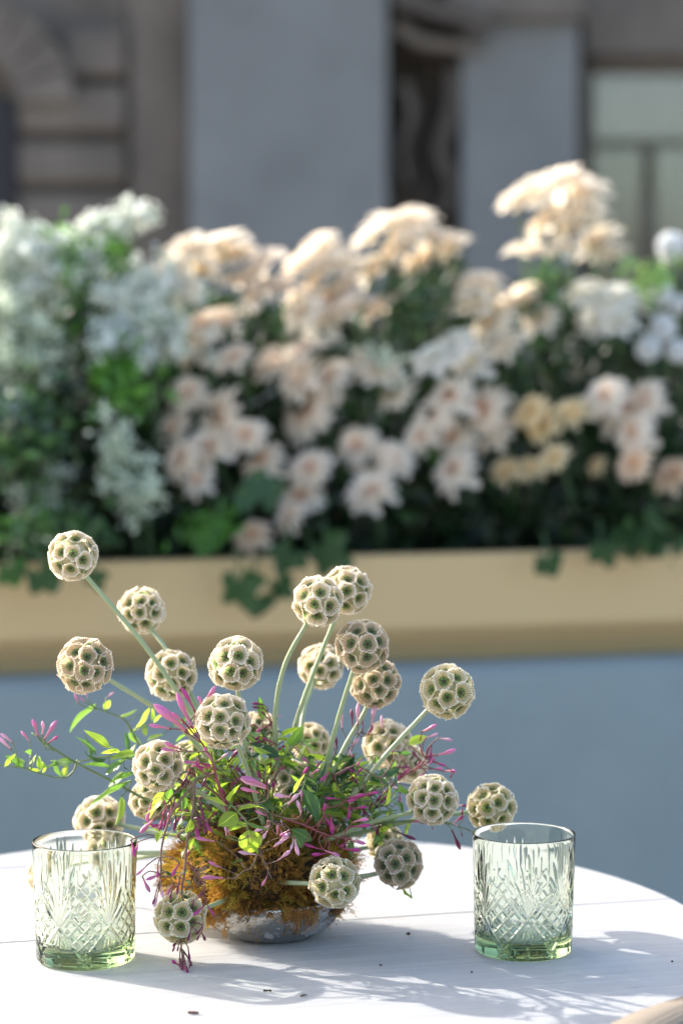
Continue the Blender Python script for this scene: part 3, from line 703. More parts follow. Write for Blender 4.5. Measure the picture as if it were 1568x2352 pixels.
# ------------------------------------------------------------------ tumblers
def tumbler_mesh():
    R0, R1, Hh = .0385, .0410, .0945; NS, NZ = 6 * 130, 230; half = 21.5
    segs = []
    def sg(a, b, c_, d, w, dp, lens=1): segs.append((a, b, c_, d, w, dp * 1.25, lens)); segs.append((-a, b, -c_, d, w, dp * 1.25, lens)) if (a or c_) else None
    sg(0, 34, 0, 86, 2.7, 1.5); sg(0, 34, 6.2, 76, 2.4, 1.35); sg(0, 34, 11.2, 64, 2.3, 1.3); sg(0, 34, 14.6, 52, 2.0, 1.1)
    sg(3.0, 62, 3.6, 90, 1.1, .6); sg(9, 66, 10.5, 84, 1.0, .55); sg(16, 60, 17, 80, 1.0, .5)
    sg(0, 34, half, 9.5, 1.9, 1.2, 0)                                          # the big V
    for (a, b, c_, d) in ((7.5, 33, half + 3.5, 17), (10.5, 41, half + 8, 22), (14, 49, half + 12, 28), (18.5, 57, half + 14.5, 36)):
        sg(a, b, c_, d, 1.15, .75, 0)
    sg(0, 31, 0, 15, 1.5, .9); sg(0, 31, 4.6, 17, 1.4, .85); sg(0, 31, -4.6, 17, 1.4, .85); sg(0, 31, 8.4, 21, 1.2, .7)
    for q in range(3):
        a = math.pi * q / 3 + math.pi / 2; sg(half - 6.5 * math.cos(a), 6.2 - 5.6 * math.sin(a), half + 6.5 * math.cos(a), 6.2 + 5.6 * math.sin(a), 1.5, 1.0)
    sg(0, 1.5, 0, 12, 1.8, 1.0)
    th = np.arange(NS) / NS * 2 * math.pi
    z = np.concatenate([np.linspace(0, Hh, NZ)])
    S = ((np.degrees(th) + 30) % 60 - 30) / 30 * half; SS, ZZ = np.meshgrid(S, z * 1000)
    dep = np.zeros_like(SS)
    for (ax, az, bx, bz, w, dp, lens) in segs:
        for sh in (-2 * half, 0, 2 * half):
            px, pz = SS - (ax + sh), ZZ - az; dx, dz = bx - ax, bz - az; L2 = dx*dx + dz*dz
            t_ = (px*dx + pz*dz) / L2; tc_ = np.clip(t_, 0, 1); dist = np.hypot(px - tc_*dx, pz - tc_*dz)
            ww = w * (np.sqrt(np.clip(4 * tc_ * (1 - tc_), .02, 1)) if lens else 1.0)
            dep = np.maximum(dep, dp * ww / w * np.clip(1 - dist / ww, 0, 1))
    Rz = R0 + (R1 - R0) * (z / Hh)
    rnd = .004; low = z < rnd; Rz[low] -= rnd * (1 - np.sqrt(np.clip(1 - ((rnd - z[low]) / rnd) ** 2, 0, 1)))
    rad = Rz[:, None] - dep / 1000
    Vo = np.stack([rad * np.cos(th), rad * np.sin(th), np.repeat(z[:, None], NS, 1)], 2)
    rows = [Vo[i] for i in range(NZ)]
    def ring(r, zz): return np.stack([r * np.cos(th), r * np.sin(th), np.full(NS, zz)], 1)
    for (r, zz) in ((R1 - .0003, Hh + .0006), (R1 - .0008, Hh + .0008), (R1 - .0014, Hh + .0006), (R1 - .0017, Hh - .0003)): rows.append(ring(r, zz))
    for zz in np.linspace(Hh - .004, .018, 40): rows.append(ring(R0 + (R1 - R0) * zz / Hh - .0042 + .0024 * (zz / Hh), zz))
    for (r, zz) in ((.0338, .0150), (.031, .0131), (.026, .0124), (.018, .0120), (.009, .0118)): rows.append(ring(r, zz))
    top_c = len(rows) * NS
    V = np.concatenate(rows + [np.array([[0, 0, .0117]])])
    bot = [ring(.033, .0), ring(.026, .0012), ring(.012, .0016)]; b0 = len(V)
    V = np.concatenate([V] + bot + [np.array([[0, 0, .0016]])])
    nr = len(rows); i = np.arange(NS); j = (i + 1) % NS; Q = []
    for r in range(nr - 1): Q.append(np.stack([r*NS+i, r*NS+j, (r+1)*NS+j, (r+1)*NS+i], 1))
    Q.append(np.stack([j, i, b0 + i, b0 + j], 1))
    for r in range(2): Q.append(np.stack([b0+r*NS+j, b0+r*NS+i, b0+(r+1)*NS+i, b0+(r+1)*NS+j], 1))
    Q = np.concatenate(Q)
    T1 = np.stack([(nr-1)*NS+i, (nr-1)*NS+j, np.full(NS, top_c)], 1); T2 = np.stack([b0+2*NS+j, b0+2*NS+i, np.full(NS, len(V)-1)], 1)
    me = bpy.data.meshes.new('tumbler'); me.from_pydata(V.tolist(), [], Q.tolist() + T1.tolist() + T2.tolist()); me.update()
    me.polygons.foreach_set('use_smooth', [True] * len(me.polygons)); me.materials.append(M['glass'])
    return me
tm = tumbler_mesh(); sl.cycles.is_caustics_light=True
GLP = {}
for (x, ybot, rot, lab) in ((197, 2235, 4, 'green cut-glass tumbler in full sun, left of the mossy bowl'), (1201, 2214, 31, 'green cut-glass tumbler standing alone on the right, half in shade')):
    p = onz(x, ybot, TZ); e = empty('tumbler', (p.x * (p.y + .0385) / p.y, p.y + .0385, TZ + .0003)); tag(e, lab, 'glass', 'green cut-glass tumblers'); e.rotation_euler = (0, 0, R(rot))
    o = link('glass_body', tm, None, e); GLP[x] = e; o.cycles.is_caustics_caster=True

# ------------------------------------------------------------------ bowl
BC = onz(622, 2170, TZ); BC.x *= (BC.y + .034) / BC.y; BC.y += .034
bw = empty('silver_bowl', (BC.x, BC.y, TZ)); tag(bw, 'shallow mottled silvered glass bowl with moss spilling over its rim', 'bowl')
m = MB(); m.lathe([(.0005, .0016), (.022, .0016), (.030, .0003), (.036, .001), (.046, .0065), (.0535, .014), (.0575, .023), (.0588, .031), (.0590, .0335), (.0580, .0345), (.0570, .0335), (.0556, .023), (.0515, .0150), (.044, .0085), (.034, .0035), (.0005, .0032)], 96)
m.build('bowl_body', M['bowl'], bw, True)

# moss mound
ms = empty('moss_mound', (BC.x, BC.y, TZ + .03)); tag(ms, 'rust and yellow-green moss mound heaped in the silver bowl', 'moss')
def moss_r(az, h):   # horizontal radius of the mound at height h above the rim
    lean = 1 + .18 * math.cos(az - 2.9) + .07 * math.sin(3 * az + 1) + .05 * math.sin(7 * az)
    prof_ = np.interp(h, [-.012, .0, .015, .035, .052, .066], [.050, .060, .079, .070, .046, .0])
    fr = max(0, -math.sin(az)) ** 2
    return prof_ * lean * (1 - .22 * fr * (1 if h < .03 else .5))
vv = []; ff = []; NA = 48; hs = [-.010, 0, .01, .02, .03, .04, .05, .058, .064]
for h in hs:
    for k in range(NA):
        a = 2 * math.pi * k / NA; r_ = moss_r(a, h) * .86 * (1 + .05 * math.sin(5*a + h*200)); vv.append((r_*math.cos(a), r_*math.sin(a), h))
for i in range(len(hs) - 1):
    for k in range(NA): ff.append((i*NA+k, i*NA+(k+1) % NA, (i+1)*NA+(k+1) % NA, (i+1)*NA+k))
ff.append(tuple((len(hs)-1)*NA + k for k in range(NA))); ff.append(tuple(reversed(range(NA))))
m = MB(); m.add(vv, ff); m.build('moss_base', M['soil'], ms, True)
def moss_fronds(n):
    V = []; F = []; T = []
    r = random.Random(5); nc = 330
    for c in range(nc):
        az0 = r.uniform(0, 2*math.pi); h0 = r.uniform(-.004, .060) if r.random() < .75 else r.uniform(-.006, .010)
        rad0 = moss_r(az0, h0) * r.uniform(.80, .93); C0 = Vector((rad0 * math.cos(az0), rad0 * math.sin(az0), h0))
        outc = Vector((math.cos(az0), math.sin(az0), .5 * (h0 / .03 - .5))).normalized()
        q = r.random(); sun_left = .10 if C0.x < -.02 else 0  # yellow clumps likelier on the left: sunlight put into the moss colour
        if q < .12 + sun_left: c0 = (.40, .31, .05)
        elif q < .28: c0 = (.17, .19, .04)
        elif q < .42: c0 = (.16, .08, .025)
        elif q < .76: c0 = (.36, .20, .05)
        else: c0 = (.46, .28, .07)
        cr = r.uniform(.004, .009)
        for i in range(n // nc):
            dj = Vector((r.gauss(0, 1), r.gauss(0, 1), r.gauss(0, 1)))
            p = C0 + dj * cr * .6
            d = (outc * .9 + dj * .55 + Vector((0, 0, -.25))).normalized()
            L = r.uniform(.006, .013) * (1.7 if r.random() < .05 else 1)
            k_ = r.uniform(.7, 1.25); c_ = (c0[0] * k_, c0[1] * k_, c0[2] * k_, 1)
            side = d.cross(Vector((r.gauss(0, 1), r.gauss(0, 1), r.gauss(0, 1)))).normalized(); up = side.cross(d)
            nb = 5; b = len(V); cur = []
            for k in range(nb + 1):
                f = k / nb; qn = p + d * L * f + up * (-L * .30 * f * f); cur.append(qn)
                ww = .0004 * (1.2 - f); V += [qn + side * ww, qn - side * ww]; T += [c_, c_]
            for k in range(nb): F.append((b+2*k, b+2*k+1, b+2*k+3, b+2*k+2))
            for k in range(1, nb + 1):
                f = k / nb; bl = L * .36 * (1.15 - f)
                for s_ in (1, -1):
                    dd = (side * s_ + d * .8 + up * r.uniform(-.3, .5)).normalized(); qn = cur[k]; b = len(V)
                    V += [qn - d * .0007, qn + dd * bl * .6 + d * .0006, qn + dd * bl, qn + dd * bl * .6 - d * .0007]; T += [c_] * 4
                    F.append((b, b+1, b+2, b+3))
    me = npmesh('moss_fronds', [tuple(v) for v in V], F); setattr_color(me, 'tone', T); return me
tag(link('moss_fronds', moss_fronds(9900), M['moss'], ms), kind='stuff')
# strands hanging over the rim
V = []; r = random.Random(9)
def hang(name, az0, az1, n, ln):
    V = []; F = []; T = []
    for i in range(n):
        az = r.uniform(az0, az1); rad = .0600 + r.uniform(0, .004); p = Vector((rad*math.cos(az), rad*math.sin(az), .004 + r.uniform(-.003, .004)))
        L = ln * r.uniform(.5, 1.0); d = Vector((r.gauss(0, .15) + .15 * math.cos(az), r.gauss(0, .15) + .15 * math.sin(az), -1)).normalized(); side = Vector((-math.sin(az), math.cos(az), 0))
        out = Vector((math.cos(az), math.sin(az), 0)); kk = r.uniform(.6, 1.2); c_ = (.33 * kk, .17 * kk, .05 * kk, 1); b = len(V); nb = 8; cur = []
        for k in range(nb + 1):
            f = k / nb; q = p + d * L * f - out * (.014 * f * f); cur.append(q); V += [q + side * .0003, q - side * .0003]; T += [c_, c_]
        for k in range(nb): F.append((b+2*k, b+2*k+1, b+2*k+3, b+2*k+2))
        for k in range(1, nb + 1):
            for s_ in (1, -1):
                dd = (side * s_ + d * .7 + out * r.uniform(0, .5)).normalized(); q = cur[k]; bl = .003 * (1.1 - .5 * k / nb); b = len(V)
                V += [q, q + dd * bl * .6 + d * .0004, q + dd * bl, q + dd * bl * .6 - d * .0005]; T += [c_] * 4; F.append((b, b+1, b+2, b+3))
    me = npmesh(name, [tuple(v) for v in V], F); setattr_color(me, 'tone', T); tag(link(name, me, M['moss'], ms), kind='stuff')
hang('moss_tuft', R(-80), R(-52), 46, .022); hang('moss_tuft', R(190), R(215), 34, .020); hang('moss_tuft', R(-30), R(-5), 70, .020)
hang('moss_tuft', R(-150), R(-40), 70, .005)

# ================================================================== SCABIOSA SEED HEADS
def floret_mesh(seed, cupm):
    r = random.Random(seed); NA = 48; prof = [(.10, .03), (.22, -.01), (.34, .01), (.44, .07), (.60, .20), (.78, .33), (.93, .42), (1.0, .44)]
    V = []; F = []; UV = []
    ph = [r.uniform(0, 6.28) for _ in range(3)]
    for j, (rr, z) in enumerate(prof):
        for k in range(NA):
            a = 2 * math.pi * k / NA
            pl = (.026 if k % 2 else -.026) * (rr > .36) * (rr * 1.6)
            wob = 1 + (.07 * math.sin(3*a + ph[0]) + .045 * math.sin(5*a + ph[1])) * rr
            er = (r.uniform(-.07, .09) if j == len(prof) - 1 else 0) + (.02 if (j == len(prof)-1 and k % 2) else 0)
            V.append(((rr + er) * math.cos(a) * wob, (rr + er) * math.sin(a) * wob, z + pl + .05 * rr * math.sin(2*a + ph[2]))); UV.append((k / NA, rr))
    for j in range(len(prof) - 1):
        for k in range(NA): F.append((j*NA+k, j*NA+(k+1) % NA, (j+1)*NA+(k+1) % NA, (j+1)*NA+k))
    nf = len(F); b = len(V); V.append((0, 0, .04)); UV.append((0, .1)); 
    for k in range(NA): F.append((b, k, (k+1) % NA))
    cup_f = len(F)
    # dark five-pointed star with bristles
    for k in range(5):
        a = 2 * math.pi * k / 5 + ph[0]; d = Vector((math.cos(a), math.sin(a), 0)); s_ = Vector((-d.y, d.x, 0)); b = len(V)
        V += [Vector((0, 0, .10)), d * .09 + s_ * .06 + Vector((0, 0, .09)), d * .58 + Vector((0, 0, .22)), d * .09 - s_ * .06 + Vector((0, 0, .09)), d * .09 + Vector((0, 0, .13))]
        F += [(b, b+1, b+4), (b+1, b+2, b+4), (b+2, b+3, b+4), (b+3, b, b+4)]; UV += [(0, 0)] * 5
        b = len(V); e2 = d * r.uniform(.62, .85) + Vector((0, 0, r.uniform(.28, .42))); V += [d * .46 + s_ * .014 + Vector((0, 0, .155)), d * .46 - s_ * .014 + Vector((0, 0, .155)), e2]; F.append((b, b+1, b+2)); UV += [(0, 0)] * 3
    me = bpy.data.meshes.new('floret'); me.from_pydata([tuple(v) for v in V], [], F); me.update()
    uvl = me.uv_layers.new(name='UVMap'); d_ = np.zeros((len(me.loops), 2), np.float32); li = 0
    for fi, f in enumerate(F):
        us = [UV[i] for i in f]; wrap = max(u[0] for u in us) - min(u[0] for u in us) > .5
        for u in us:
            d_[li] = (u[0] + (1 if wrap and u[0] < .5 else 0), u[1]); li += 1
    uvl.data.foreach_set('uv', d_.ravel())
    me.materials.append(M[cupm]); me.materials.append(M['star'])
    me.polygons.foreach_set('material_index', [0 if i < cup_f else 1 for i in range(len(F))])
    return me
FM = {k: [floret_mesh(s_, k) for s_ in range(5)] for k in ('cup_pale', 'cup_tan', 'cup_green')}
core = MB(); core.lathe([(.001, -1), (.52, -.9), (.9, -.52), (1.04, 0), (.9, .52), (.52, .9), (.001, 1)], 16); coreme = mesh('seed_head', core.v, core.f, True); coreme.materials.append(M['core'])
bm_ = MB()
for k in range(9):
    a = 2 * math.pi * k / 9; l_ = .30 + .10 * math.sin(k * 2.3); ca_, sa_ = math.cos(a), math.sin(a)
    bm_.add([(.05*ca_ - .05*sa_, .05*sa_ + .05*ca_, .10), (.05*ca_ + .05*sa_, .05*sa_ - .05*ca_, .10), (l_*ca_, l_*sa_, -.02 + .05 * math.sin(k)), (.16*ca_, .16*sa_, .07)], [(0, 1, 3), (0, 3, 2), (1, 2, 3)])
bractme = mesh('bracts', bm_.v, bm_.f, True); bractme.materials.append(M['stem'])
ROOT = at(640, 1985, 1.955)
def interpY(a, b, f): return a + (b - a) * f
def scabiosa(label, x, y, r, Y, mids, nf=28, root=None, squash=1.0, seed=None, rY=None, tone=''):
    rd = random.Random(seed if seed is not None else int(x * 7 + y))
    cupm = 'cup_tan' if (tone == 't') else 'cup_green' if tone == 'g' else 'cup_pale'; nf += rd.choice([-3, -1, 0, 1, 3, 5])
    P = at(x, y, Y); rad = r / upm(Y)
    e = empty('scabiosa_pod', P); tag(e, label, 'flower', 'dried scabiosa seed heads in the bowl')
    pts = []; nM = len(mids)
    for i, (mx_, my_) in enumerate(mids): pts.append(at(mx_, my_, interpY(Y, rY or 1.955, (i + .6) / (nM + 1.0))) - P)
    rt = (at(*root) if root else ROOT + Vector((rd.uniform(-.02, .02), rd.uniform(-.01, .02), rd.uniform(-.01, .01)))) - P
    line = [pts[0].normalized() * rad * .5] + pts + [rt] if pts else [rt.normalized() * rad * .5, rt * .5, rt]
    sdir = line[1].normalized()
    m = MB(); S = spline(line, 7); m.tube(S, [(.0017 + .0006 * i / len(S)) * (1 + .05 * math.sin(i * 1.9)) for i in range(len(S))], 10); m.build('stem', M['stem'], e, True)
    bt = link('bracts', bractme, None, e); bt.rotation_mode = 'QUATERNION'; bt.rotation_quaternion = sdir.to_track_quat('Z', 'Y'); bt.location = sdir * rad * .93; bt.scale = (rad,) * 3
    c_ = link('seed_head', coreme, None, e); c_.scale = (rad * .70,) * 3
    q0 = Quaternion((rd.gauss(0, 1), rd.gauss(0, 1), rd.gauss(0, 1), rd.gauss(0, 1))).normalized()
    for i in range(nf):
        zz = 1 - 2 * (i + .5) / nf; a = i * 2.399963
        n_ = q0 @ Vector((math.cos(a) * math.sqrt(1 - zz*zz), math.sin(a) * math.sqrt(1 - zz*zz), zz))
        n_ = (n_ + Vector((rd.gauss(0, .05), rd.gauss(0, .05), rd.gauss(0, .05)))).normalized()
        if n_.dot(sdir) > .93: continue
        o = link('floret', FM[cupm][rd.randrange(5)], None, c_)
        sc = rd.uniform(.35, .40) * (28 / nf) ** .5 / .70
        tq = n_.to_track_quat('Z', 'Y') @ Quaternion((0, 0, 1), rd.uniform(0, 6.28)) @ Quaternion((1, 0, 0), rd.gauss(0, .08))
        ro = (.985 - .44 * sc * .70) * rd.uniform(.97, 1.03) / .70
        o.rotation_mode = 'QUATERNION'; o.rotation_quaternion = tq; o.location = n_ * ro; o.scale = (sc, sc, sc * rd.uniform(.9, 1.15))
    return e
SC = [
 ('seed head held highest at the far left on a long stem', 168,1277,55,1.93,[(195,1320),(330,1480),(445,1650),(540,1820)]),
 ('blurred seed head behind the long stem, upper left', 325,1403,52,2.03,[(350,1450),(390,1505),(470,1660)]),
 ('sharp tan seed head at far left, lower than the highest one', 195,1529,62,1.868,[(245,1558),(330,1610),(410,1665),(520,1800)]),
 ('seed head crossed by the long slanting stem, left', 393,1550,57,1.985,[(432,1600),(470,1680),(540,1800)]),
 ('round seed head above the frontmost one, centre left', 542,1525,60,1.905,[(547,1590),(560,1700),(600,1830)]),
 ('frontmost pale seed head in sharp focus, centre of the bouquet', 512,1657,62,1.862,[(547,1715),(575,1790),(600,1880)]),
 ('silvery seed head on a crooked stem, left of the topmost pair', 730,1382,55,1.935,[(703,1435),(655,1525),(632,1640),(640,1780)]),
 ('blurred seed head behind the silvery one, topmost of the right group', 797,1357,54,1.985,[(768,1425),(722,1540),(680,1660),(650,1800)]),
 ('brownish seed head below the topmost pair', 832,1485,60,1.925,[(812,1538),(780,1640),(748,1760)]),
 ('very blurred seed head behind the crooked stems', 738,1532,50,2.07,[(712,1590),(692,1680)]),
 ('seed head tucked under the brownish one, right', 862,1568,57,1.965,[(835,1640),(795,1710),(740,1820)]),
 ('seed head alone against the blue cloth, right', 1026,1588,60,1.905,[(978,1635),(890,1730),(790,1850)]),
 ('seed head touching the pink buds, left flank', 362,1758,55,1.875,[(420,1800),(500,1850)]),
 ('blurred seed head peeking right of the left flank one', 432,1748,44,1.985,[(470,1800),(540,1860)]),
 ('half hidden seed head beneath the left flank one', 342,1838,44,1.985,[(400,1860),(500,1900)]),
 ('blurred seed head just above the rim of the left tumbler', 229,1885,55,2.03,[(300,1900),(450,1930)]),
 ('seed head seen through the left tumbler', 250,1958,52,2.01,[(330,1960),(470,1960)]),
 ('seed head barely peeking out left of the left tumbler', 105,2012,42,2.09,[(220,1990),(420,1960)]),
 ('large blurred seed head behind the right pink buds', 890,1712,56,2.035,[(840,1770),(760,1860)]),
 ('second blurred seed head behind the right pink buds, under the leaf', 935,1755,44,2.05,[(860,1810),(760,1880)]),
 ('seed head on the right flank over the table edge', 993,1837,57,1.915,[(938,1868),(850,1890),(750,1930)]),
 ('rightmost seed head, just above the right tumbler rim', 1129,1855,55,1.975,[(1065,1868),(950,1885),(800,1920)]),
 ('shaded seed head low at right, over the white table', 915,1985,55,1.925,[(862,2008),(800,2015),(720,2000)]),
 ('seed head resting in front of the moss at right of the bowl', 767,2027,57,1.868,[(708,2030),(640,2026),(600,2015)]),
 ('hanging seed head draped with dark buds, left of the bowl', 415,2108,58,1.862,[(478,2084),(530,2060),(580,2020)]),
 ('brown shaded seed head right behind the frontmost one', 592,1682,46,2.02,[(600,1750),(620,1850)]),
 ('dim seed head behind the leaves, centre right', 712,1706,44,2.05,[(700,1770),(670,1860)]),
 ('seed head buried in leaves above the moss', 668,1796,50,1.955,[(665,1860),(650,1920)]),
 ('pale blurred seed head behind the shaded low one', 884,1938,42,2.0,[(830,1950),(760,1960)]),
]
for s_ in SC: scabiosa(*s_, tone='t' if any(w in s_[0] for w in ('tan seed', 'brown', 'double', 'shaded seed')) else 'g' if any(w in s_[0] for w in ('hanging', 'resting', 'right tumbler', 'under the brownish', 'alone against')) else '')

# ================================================================== JASMINE
def leaf_mesh(seed, w, curl, fold):
    r = random.Random(seed); n = 8; V = []; F = []; UV = []
    for i in range(n + 1):
        t_ = i / n; ww = w * math.sin(math.pi * min(1, t_ ** .8 * 1.0)) ** .85 * (1 - .25 * t_) if 0 < i < n else .004
        y = t_ - curl * .15 * t_ * t_; z = -curl * .35 * t_ * t_ + .02 * math.sin(t_ * 9 + seed)
        for s_ in (-1, -.5, 0, .5, 1):
            V.append((s_ * ww, y, z + fold * abs(s_) * ww + (.012 * math.sin(i * 1.7 + seed) * abs(s_)))); UV.append((.5 + .5 * s_, t_))
    for i in range(n):
        for k in range(4): a = i*5+k; F.append((a, a+1, a+6, a+5))
    me = mesh('leaf', V, F, True); uvl = me.uv_layers.new(name='UVMap')
    uvl.data.foreach_set('uv', np.array([UV[i] for f in F for i in f], np.float32).ravel()); return me
LMS = {}
for mk in ('leaf_light', 'leaf', 'leaf_dark'):
    LMS[mk] = []
    for s_, (w, c_, f_) in enumerate(((.20, .5, .5), (.17, 1.1, .7), (.26, .3, .25), (.15, -.5, .9))):
        me = leaf_mesh(s_, w, c_, f_); me.materials.append(M[mk]); LMS[mk].append(me)
def bud_mesh(bend, seed, fat):
    n = 10; k = 8; V = []; F = []; UV = []
    prof = [(0, .030), (.12, .036), (.28, .040), (.42, .052), (.56, .080), (.70, .092), (.82, .080), (.92, .048), (.985, .014), (1.0, .002)]
    for (t_, r_) in prof:
        for q in range(k):
            a = 2 * math.pi * q / k; rr = r_ * fat * (1 + .10 * (q % 2)); V.append((rr * math.cos(a) + bend * t_ * t_, t_, rr * math.sin(a))); UV.append((q / k, t_))
    for i in range(len(prof) - 1):
        for q in range(k): F.append((i*k+q, (i+1)*k+q, (i+1)*k+(q+1) % k, i*k+(q+1) % k))
    me = mesh('bud', V, F, True); uvl = me.uv_layers.new(name='UVMap')
    uvl.data.foreach_set('uv', np.array([UV[i] for f in F for i in f], np.float32).ravel()); return me
BUD = {}
for mk in ('bud', 'bud_pale', 'bud_deep', 'bud_dark'):
    BUD[mk] = []
    for s_, (b_, f_) in enumerate(((.06, 1.1), (-.10, .95), (.16, 1.25))):
        me = bud_mesh(b_, s_, f_); me.materials.append(M[mk]); BUD[mk].append(me)
cal = MB(); cal.lathe([(.001, -.02), (.042, .0), (.05, .06), (.046, .09)], 8); calme = mesh('calyx', cal.v, cal.f, True); calme.materials.append(M['calyx'])
def orient(o, d, roll):
    o.rotation_mode = 'QUATERNION'; o.rotation_quaternion = d.to_track_quat('Y', 'Z') @ Quaternion((0, 1, 0), roll)
T3 = lambda x, y: (x * .28, 1599 + y * .28)
T5 = lambda x, y: (282.2 + x * .28, 1505.3 + y * .28)
T4 = lambda x, y: (376.3 + x * .36, 1693.4 + y * .36)
TD = lambda x, y: (690 + x * .32, 1568 + y * .32)
TH = lambda x, y: (282.2 + x * .18667, 1850.2 + y * .18667)
T1 = lambda x, y: (x * .4, 1160.3 + y * .4)
jr = random.Random(77)
def sprig(label, tf, path, Y, buds=(), leaves=(), vine='vine', bud='bud', leaf='leaf', r=.0008, Yend=None, lw=1.0):
    """path: image points from the root outwards; buds/leaves: (x0,y0,x1,y1) base to tip, optional material; Y: distance at root, Yend at the tip"""
    Ye = Yend if Yend is not None else Y
    P = [at(*tf(*p), Y + (Ye - Y) * i / max(1, len(path) - 1)) for i, p in enumerate(path)]
    e = empty('jasmine_sprig', P[0]); tag(e, label, 'plant', 'trailing jasmine sprigs in the bouquet')
    S = spline([p - P[0] for p in P], 8); m = MB(); nS = len(S); m.tube(S, [r * (1.25 - .6 * i / nS) for i in range(nS)], 7)
    def near(q):
        return min(range(nS), key=lambda i: (S[i] - q).length + (0 if i < nS * .98 else .001))
    for b in buds:
        yy = Ye + jr.uniform(-.010, .010) if Yend is None else None
        a2 = tf(b[0], b[1]); b2 = tf(b[2], b[3]); mk = b[4] if len(b) > 4 else bud
        qi = near(at(*a2, Y) - P[0]); Yl = (S[qi] + P[0]).y
        y0 = Yl + jr.uniform(-.008, .004); A = at(*a2, y0) - P[0]; B = at(*b2, y0 + jr.uniform(-.010, .006)) - P[0]
        # pedicel from a point a little further back along the vine
        src = S[max(0, qi - 3)]
        midp = (src + A) * .5 + (A - B) * .25
        m.tube(spline([src, midp, A, A + (B - A) * .05], 5), r * .55, 5)
        o = link('bud', jr.choice(BUD[mk]), None, e); d = B - A; L = d.length * 1.02
        o.location = A; o.scale = (L * .92, L, L * .92) if L > .012 else (L * 1.1, L, L * 1.1); orient(o, d, jr.uniform(0, 6.28))
        c_ = link('calyx', calme, None, o); c_.rotation_euler = (R(-90), 0, 0)
    for b in leaves:
        a2 = tf(b[0], b[1]); b2 = tf(b[2], b[3]); mk = b[4] if len(b) > 4 else leaf; wd = b[5] if len(b) > 5 else 1.0
        qi = near(at(*a2, Y) - P[0]); Yl = (S[qi] + P[0]).y
        y0 = Yl + jr.uniform(-.006, .006); A = at(*a2, y0) - P[0]; B = at(*b2, y0 + jr.uniform(-.012, .012)) - P[0]
        if (S[qi] - A).length > .001: m.tube([S[qi], (S[qi] + A) * .5 + Vector((0, 0, -.001)), A], r * .5, 5)
        o = link('leaf', jr.choice(LMS[mk]), None, e); d = B - A; L = d.length * 1.08
        o.location = A; o.scale = (L * 1.25 * wd * lw, L, L); orient(o, d, jr.uniform(-.9, .9) + (math.pi if jr.random() < .3 else 0))
    m.build('vine_stem', M[vine], e, True)
    return e
PD, DP, DK = 'bud_pale', 'bud_deep', 'bud_dark'
sprig('long dark green tendril reaching far left, tipped with pink buds', T3, [(1700, 1000), (1230, 860), (940, 710), (610, 540), (400, 405), (320, 340), (262, 305)], 1.93,
      [(310, 335, 275, 185), (345, 320, 368, 205, PD), (360, 360, 460, 205), (395, 385, 475, 340, DP)],
      [(610, 530, 420, 600, 'leaf'), (600, 545, 430, 510, 'leaf'), (1080, 690, 805, 910, 'leaf', 1.15), (985, 830, 1005, 1050, 'leaf_light', .7), (1350, 790, 1200, 985, 'leaf_light', .9), (1360, 900, 1400, 740, 'leaf')], 'vine_green', r=.0010, Yend=1.955)
sprig('thin pale looping tendril at the left border, with small leaves', T3, [(640, 520), (600, 620), (520, 672), (380, 652), (180, 590), (60, 575), (-30, 560)], 1.95,
      [(95, 440, -10, 345, PD), (105, 385, 15, 300, PD), (245, 375, 178, 288)],
      [(40, 580, 120, 500, 'leaf_light'), (60, 560, 215, 520, 'leaf'), (190, 590, 60, 480, 'leaf'), (210, 540, 130, 480, 'leaf_light'), (340, 600, 310, 500, 'leaf_light', 1.2), (340, 610, 250, 580, 'leaf_light', 1.2),
       (345, 630, 385, 560, 'leaf_light', 1.2), (250, 490, 190, 400, 'leaf'), (300, 480, 225, 550, 'leaf_light'), (500, 660, 470, 520, 'leaf'), (520, 660, 560, 550, 'leaf_light')], 'vine_green', r=.0007)
sprig('leafy light green shoot left of the flank seed head', T3, [(1500, 700), (1200, 560), (1000, 500), (850, 500), (640, 540)], 1.93, [],
      [(780, 490, 640, 300, 'leaf', .6), (750, 500, 680, 360, 'leaf'), (900, 430, 715, 322, 'leaf_light'), (985, 470, 815, 450, 'leaf_light'), (990, 460, 885, 405, 'leaf'), (1050, 450, 1020, 320, 'leaf_dark'), (1060, 455, 1120, 400, 'leaf_light'),
       (1110, 470, 900, 500, 'leaf_light', .8), (1130, 490, 900, 540, 'leaf', .8), (870, 510, 660, 530, 'leaf_dark', .8), (900, 580, 700, 585, 'leaf', .7), (1000, 550, 850, 635, 'leaf'), (1010, 570, 1060, 620, 'leaf_dark'), (1100, 640, 900, 690, 'leaf'), (1050, 650, 860, 730, 'leaf')], 'vine_green', r=.0008)
sprig('out of focus tendril arching behind the upper left', T3, [(1560, 900), (1160, 420), (1060, 250), (1000, 180), (870, 130), (760, 90)], 2.03,
      [(640, 60, 610, -20), (720, 30, 700, -30), (870, 20, 930, -40, PD), (700, 50, 660, 10)],
      [(790, 70, 560, 260, 'leaf', .45), (1220, 90, 1110, 300, 'leaf_light', .7), (1190, 230, 1185, 360, 'leaf_light', .8), (1060, 290, 1150, 410, 'leaf', .6), (1240, 200, 1260, 100, 'leaf_light'), (1260, 220, 1350, 160, 'leaf_light'),
       (1210, 370, 1330, 300, 'leaf_light'), (1420, 250, 1560, 200, 'leaf'), (860, 110, 900, 30, 'leaf_light'), (980, 170, 1100, 100, 'leaf_light')], 'vine_green', r=.0009)
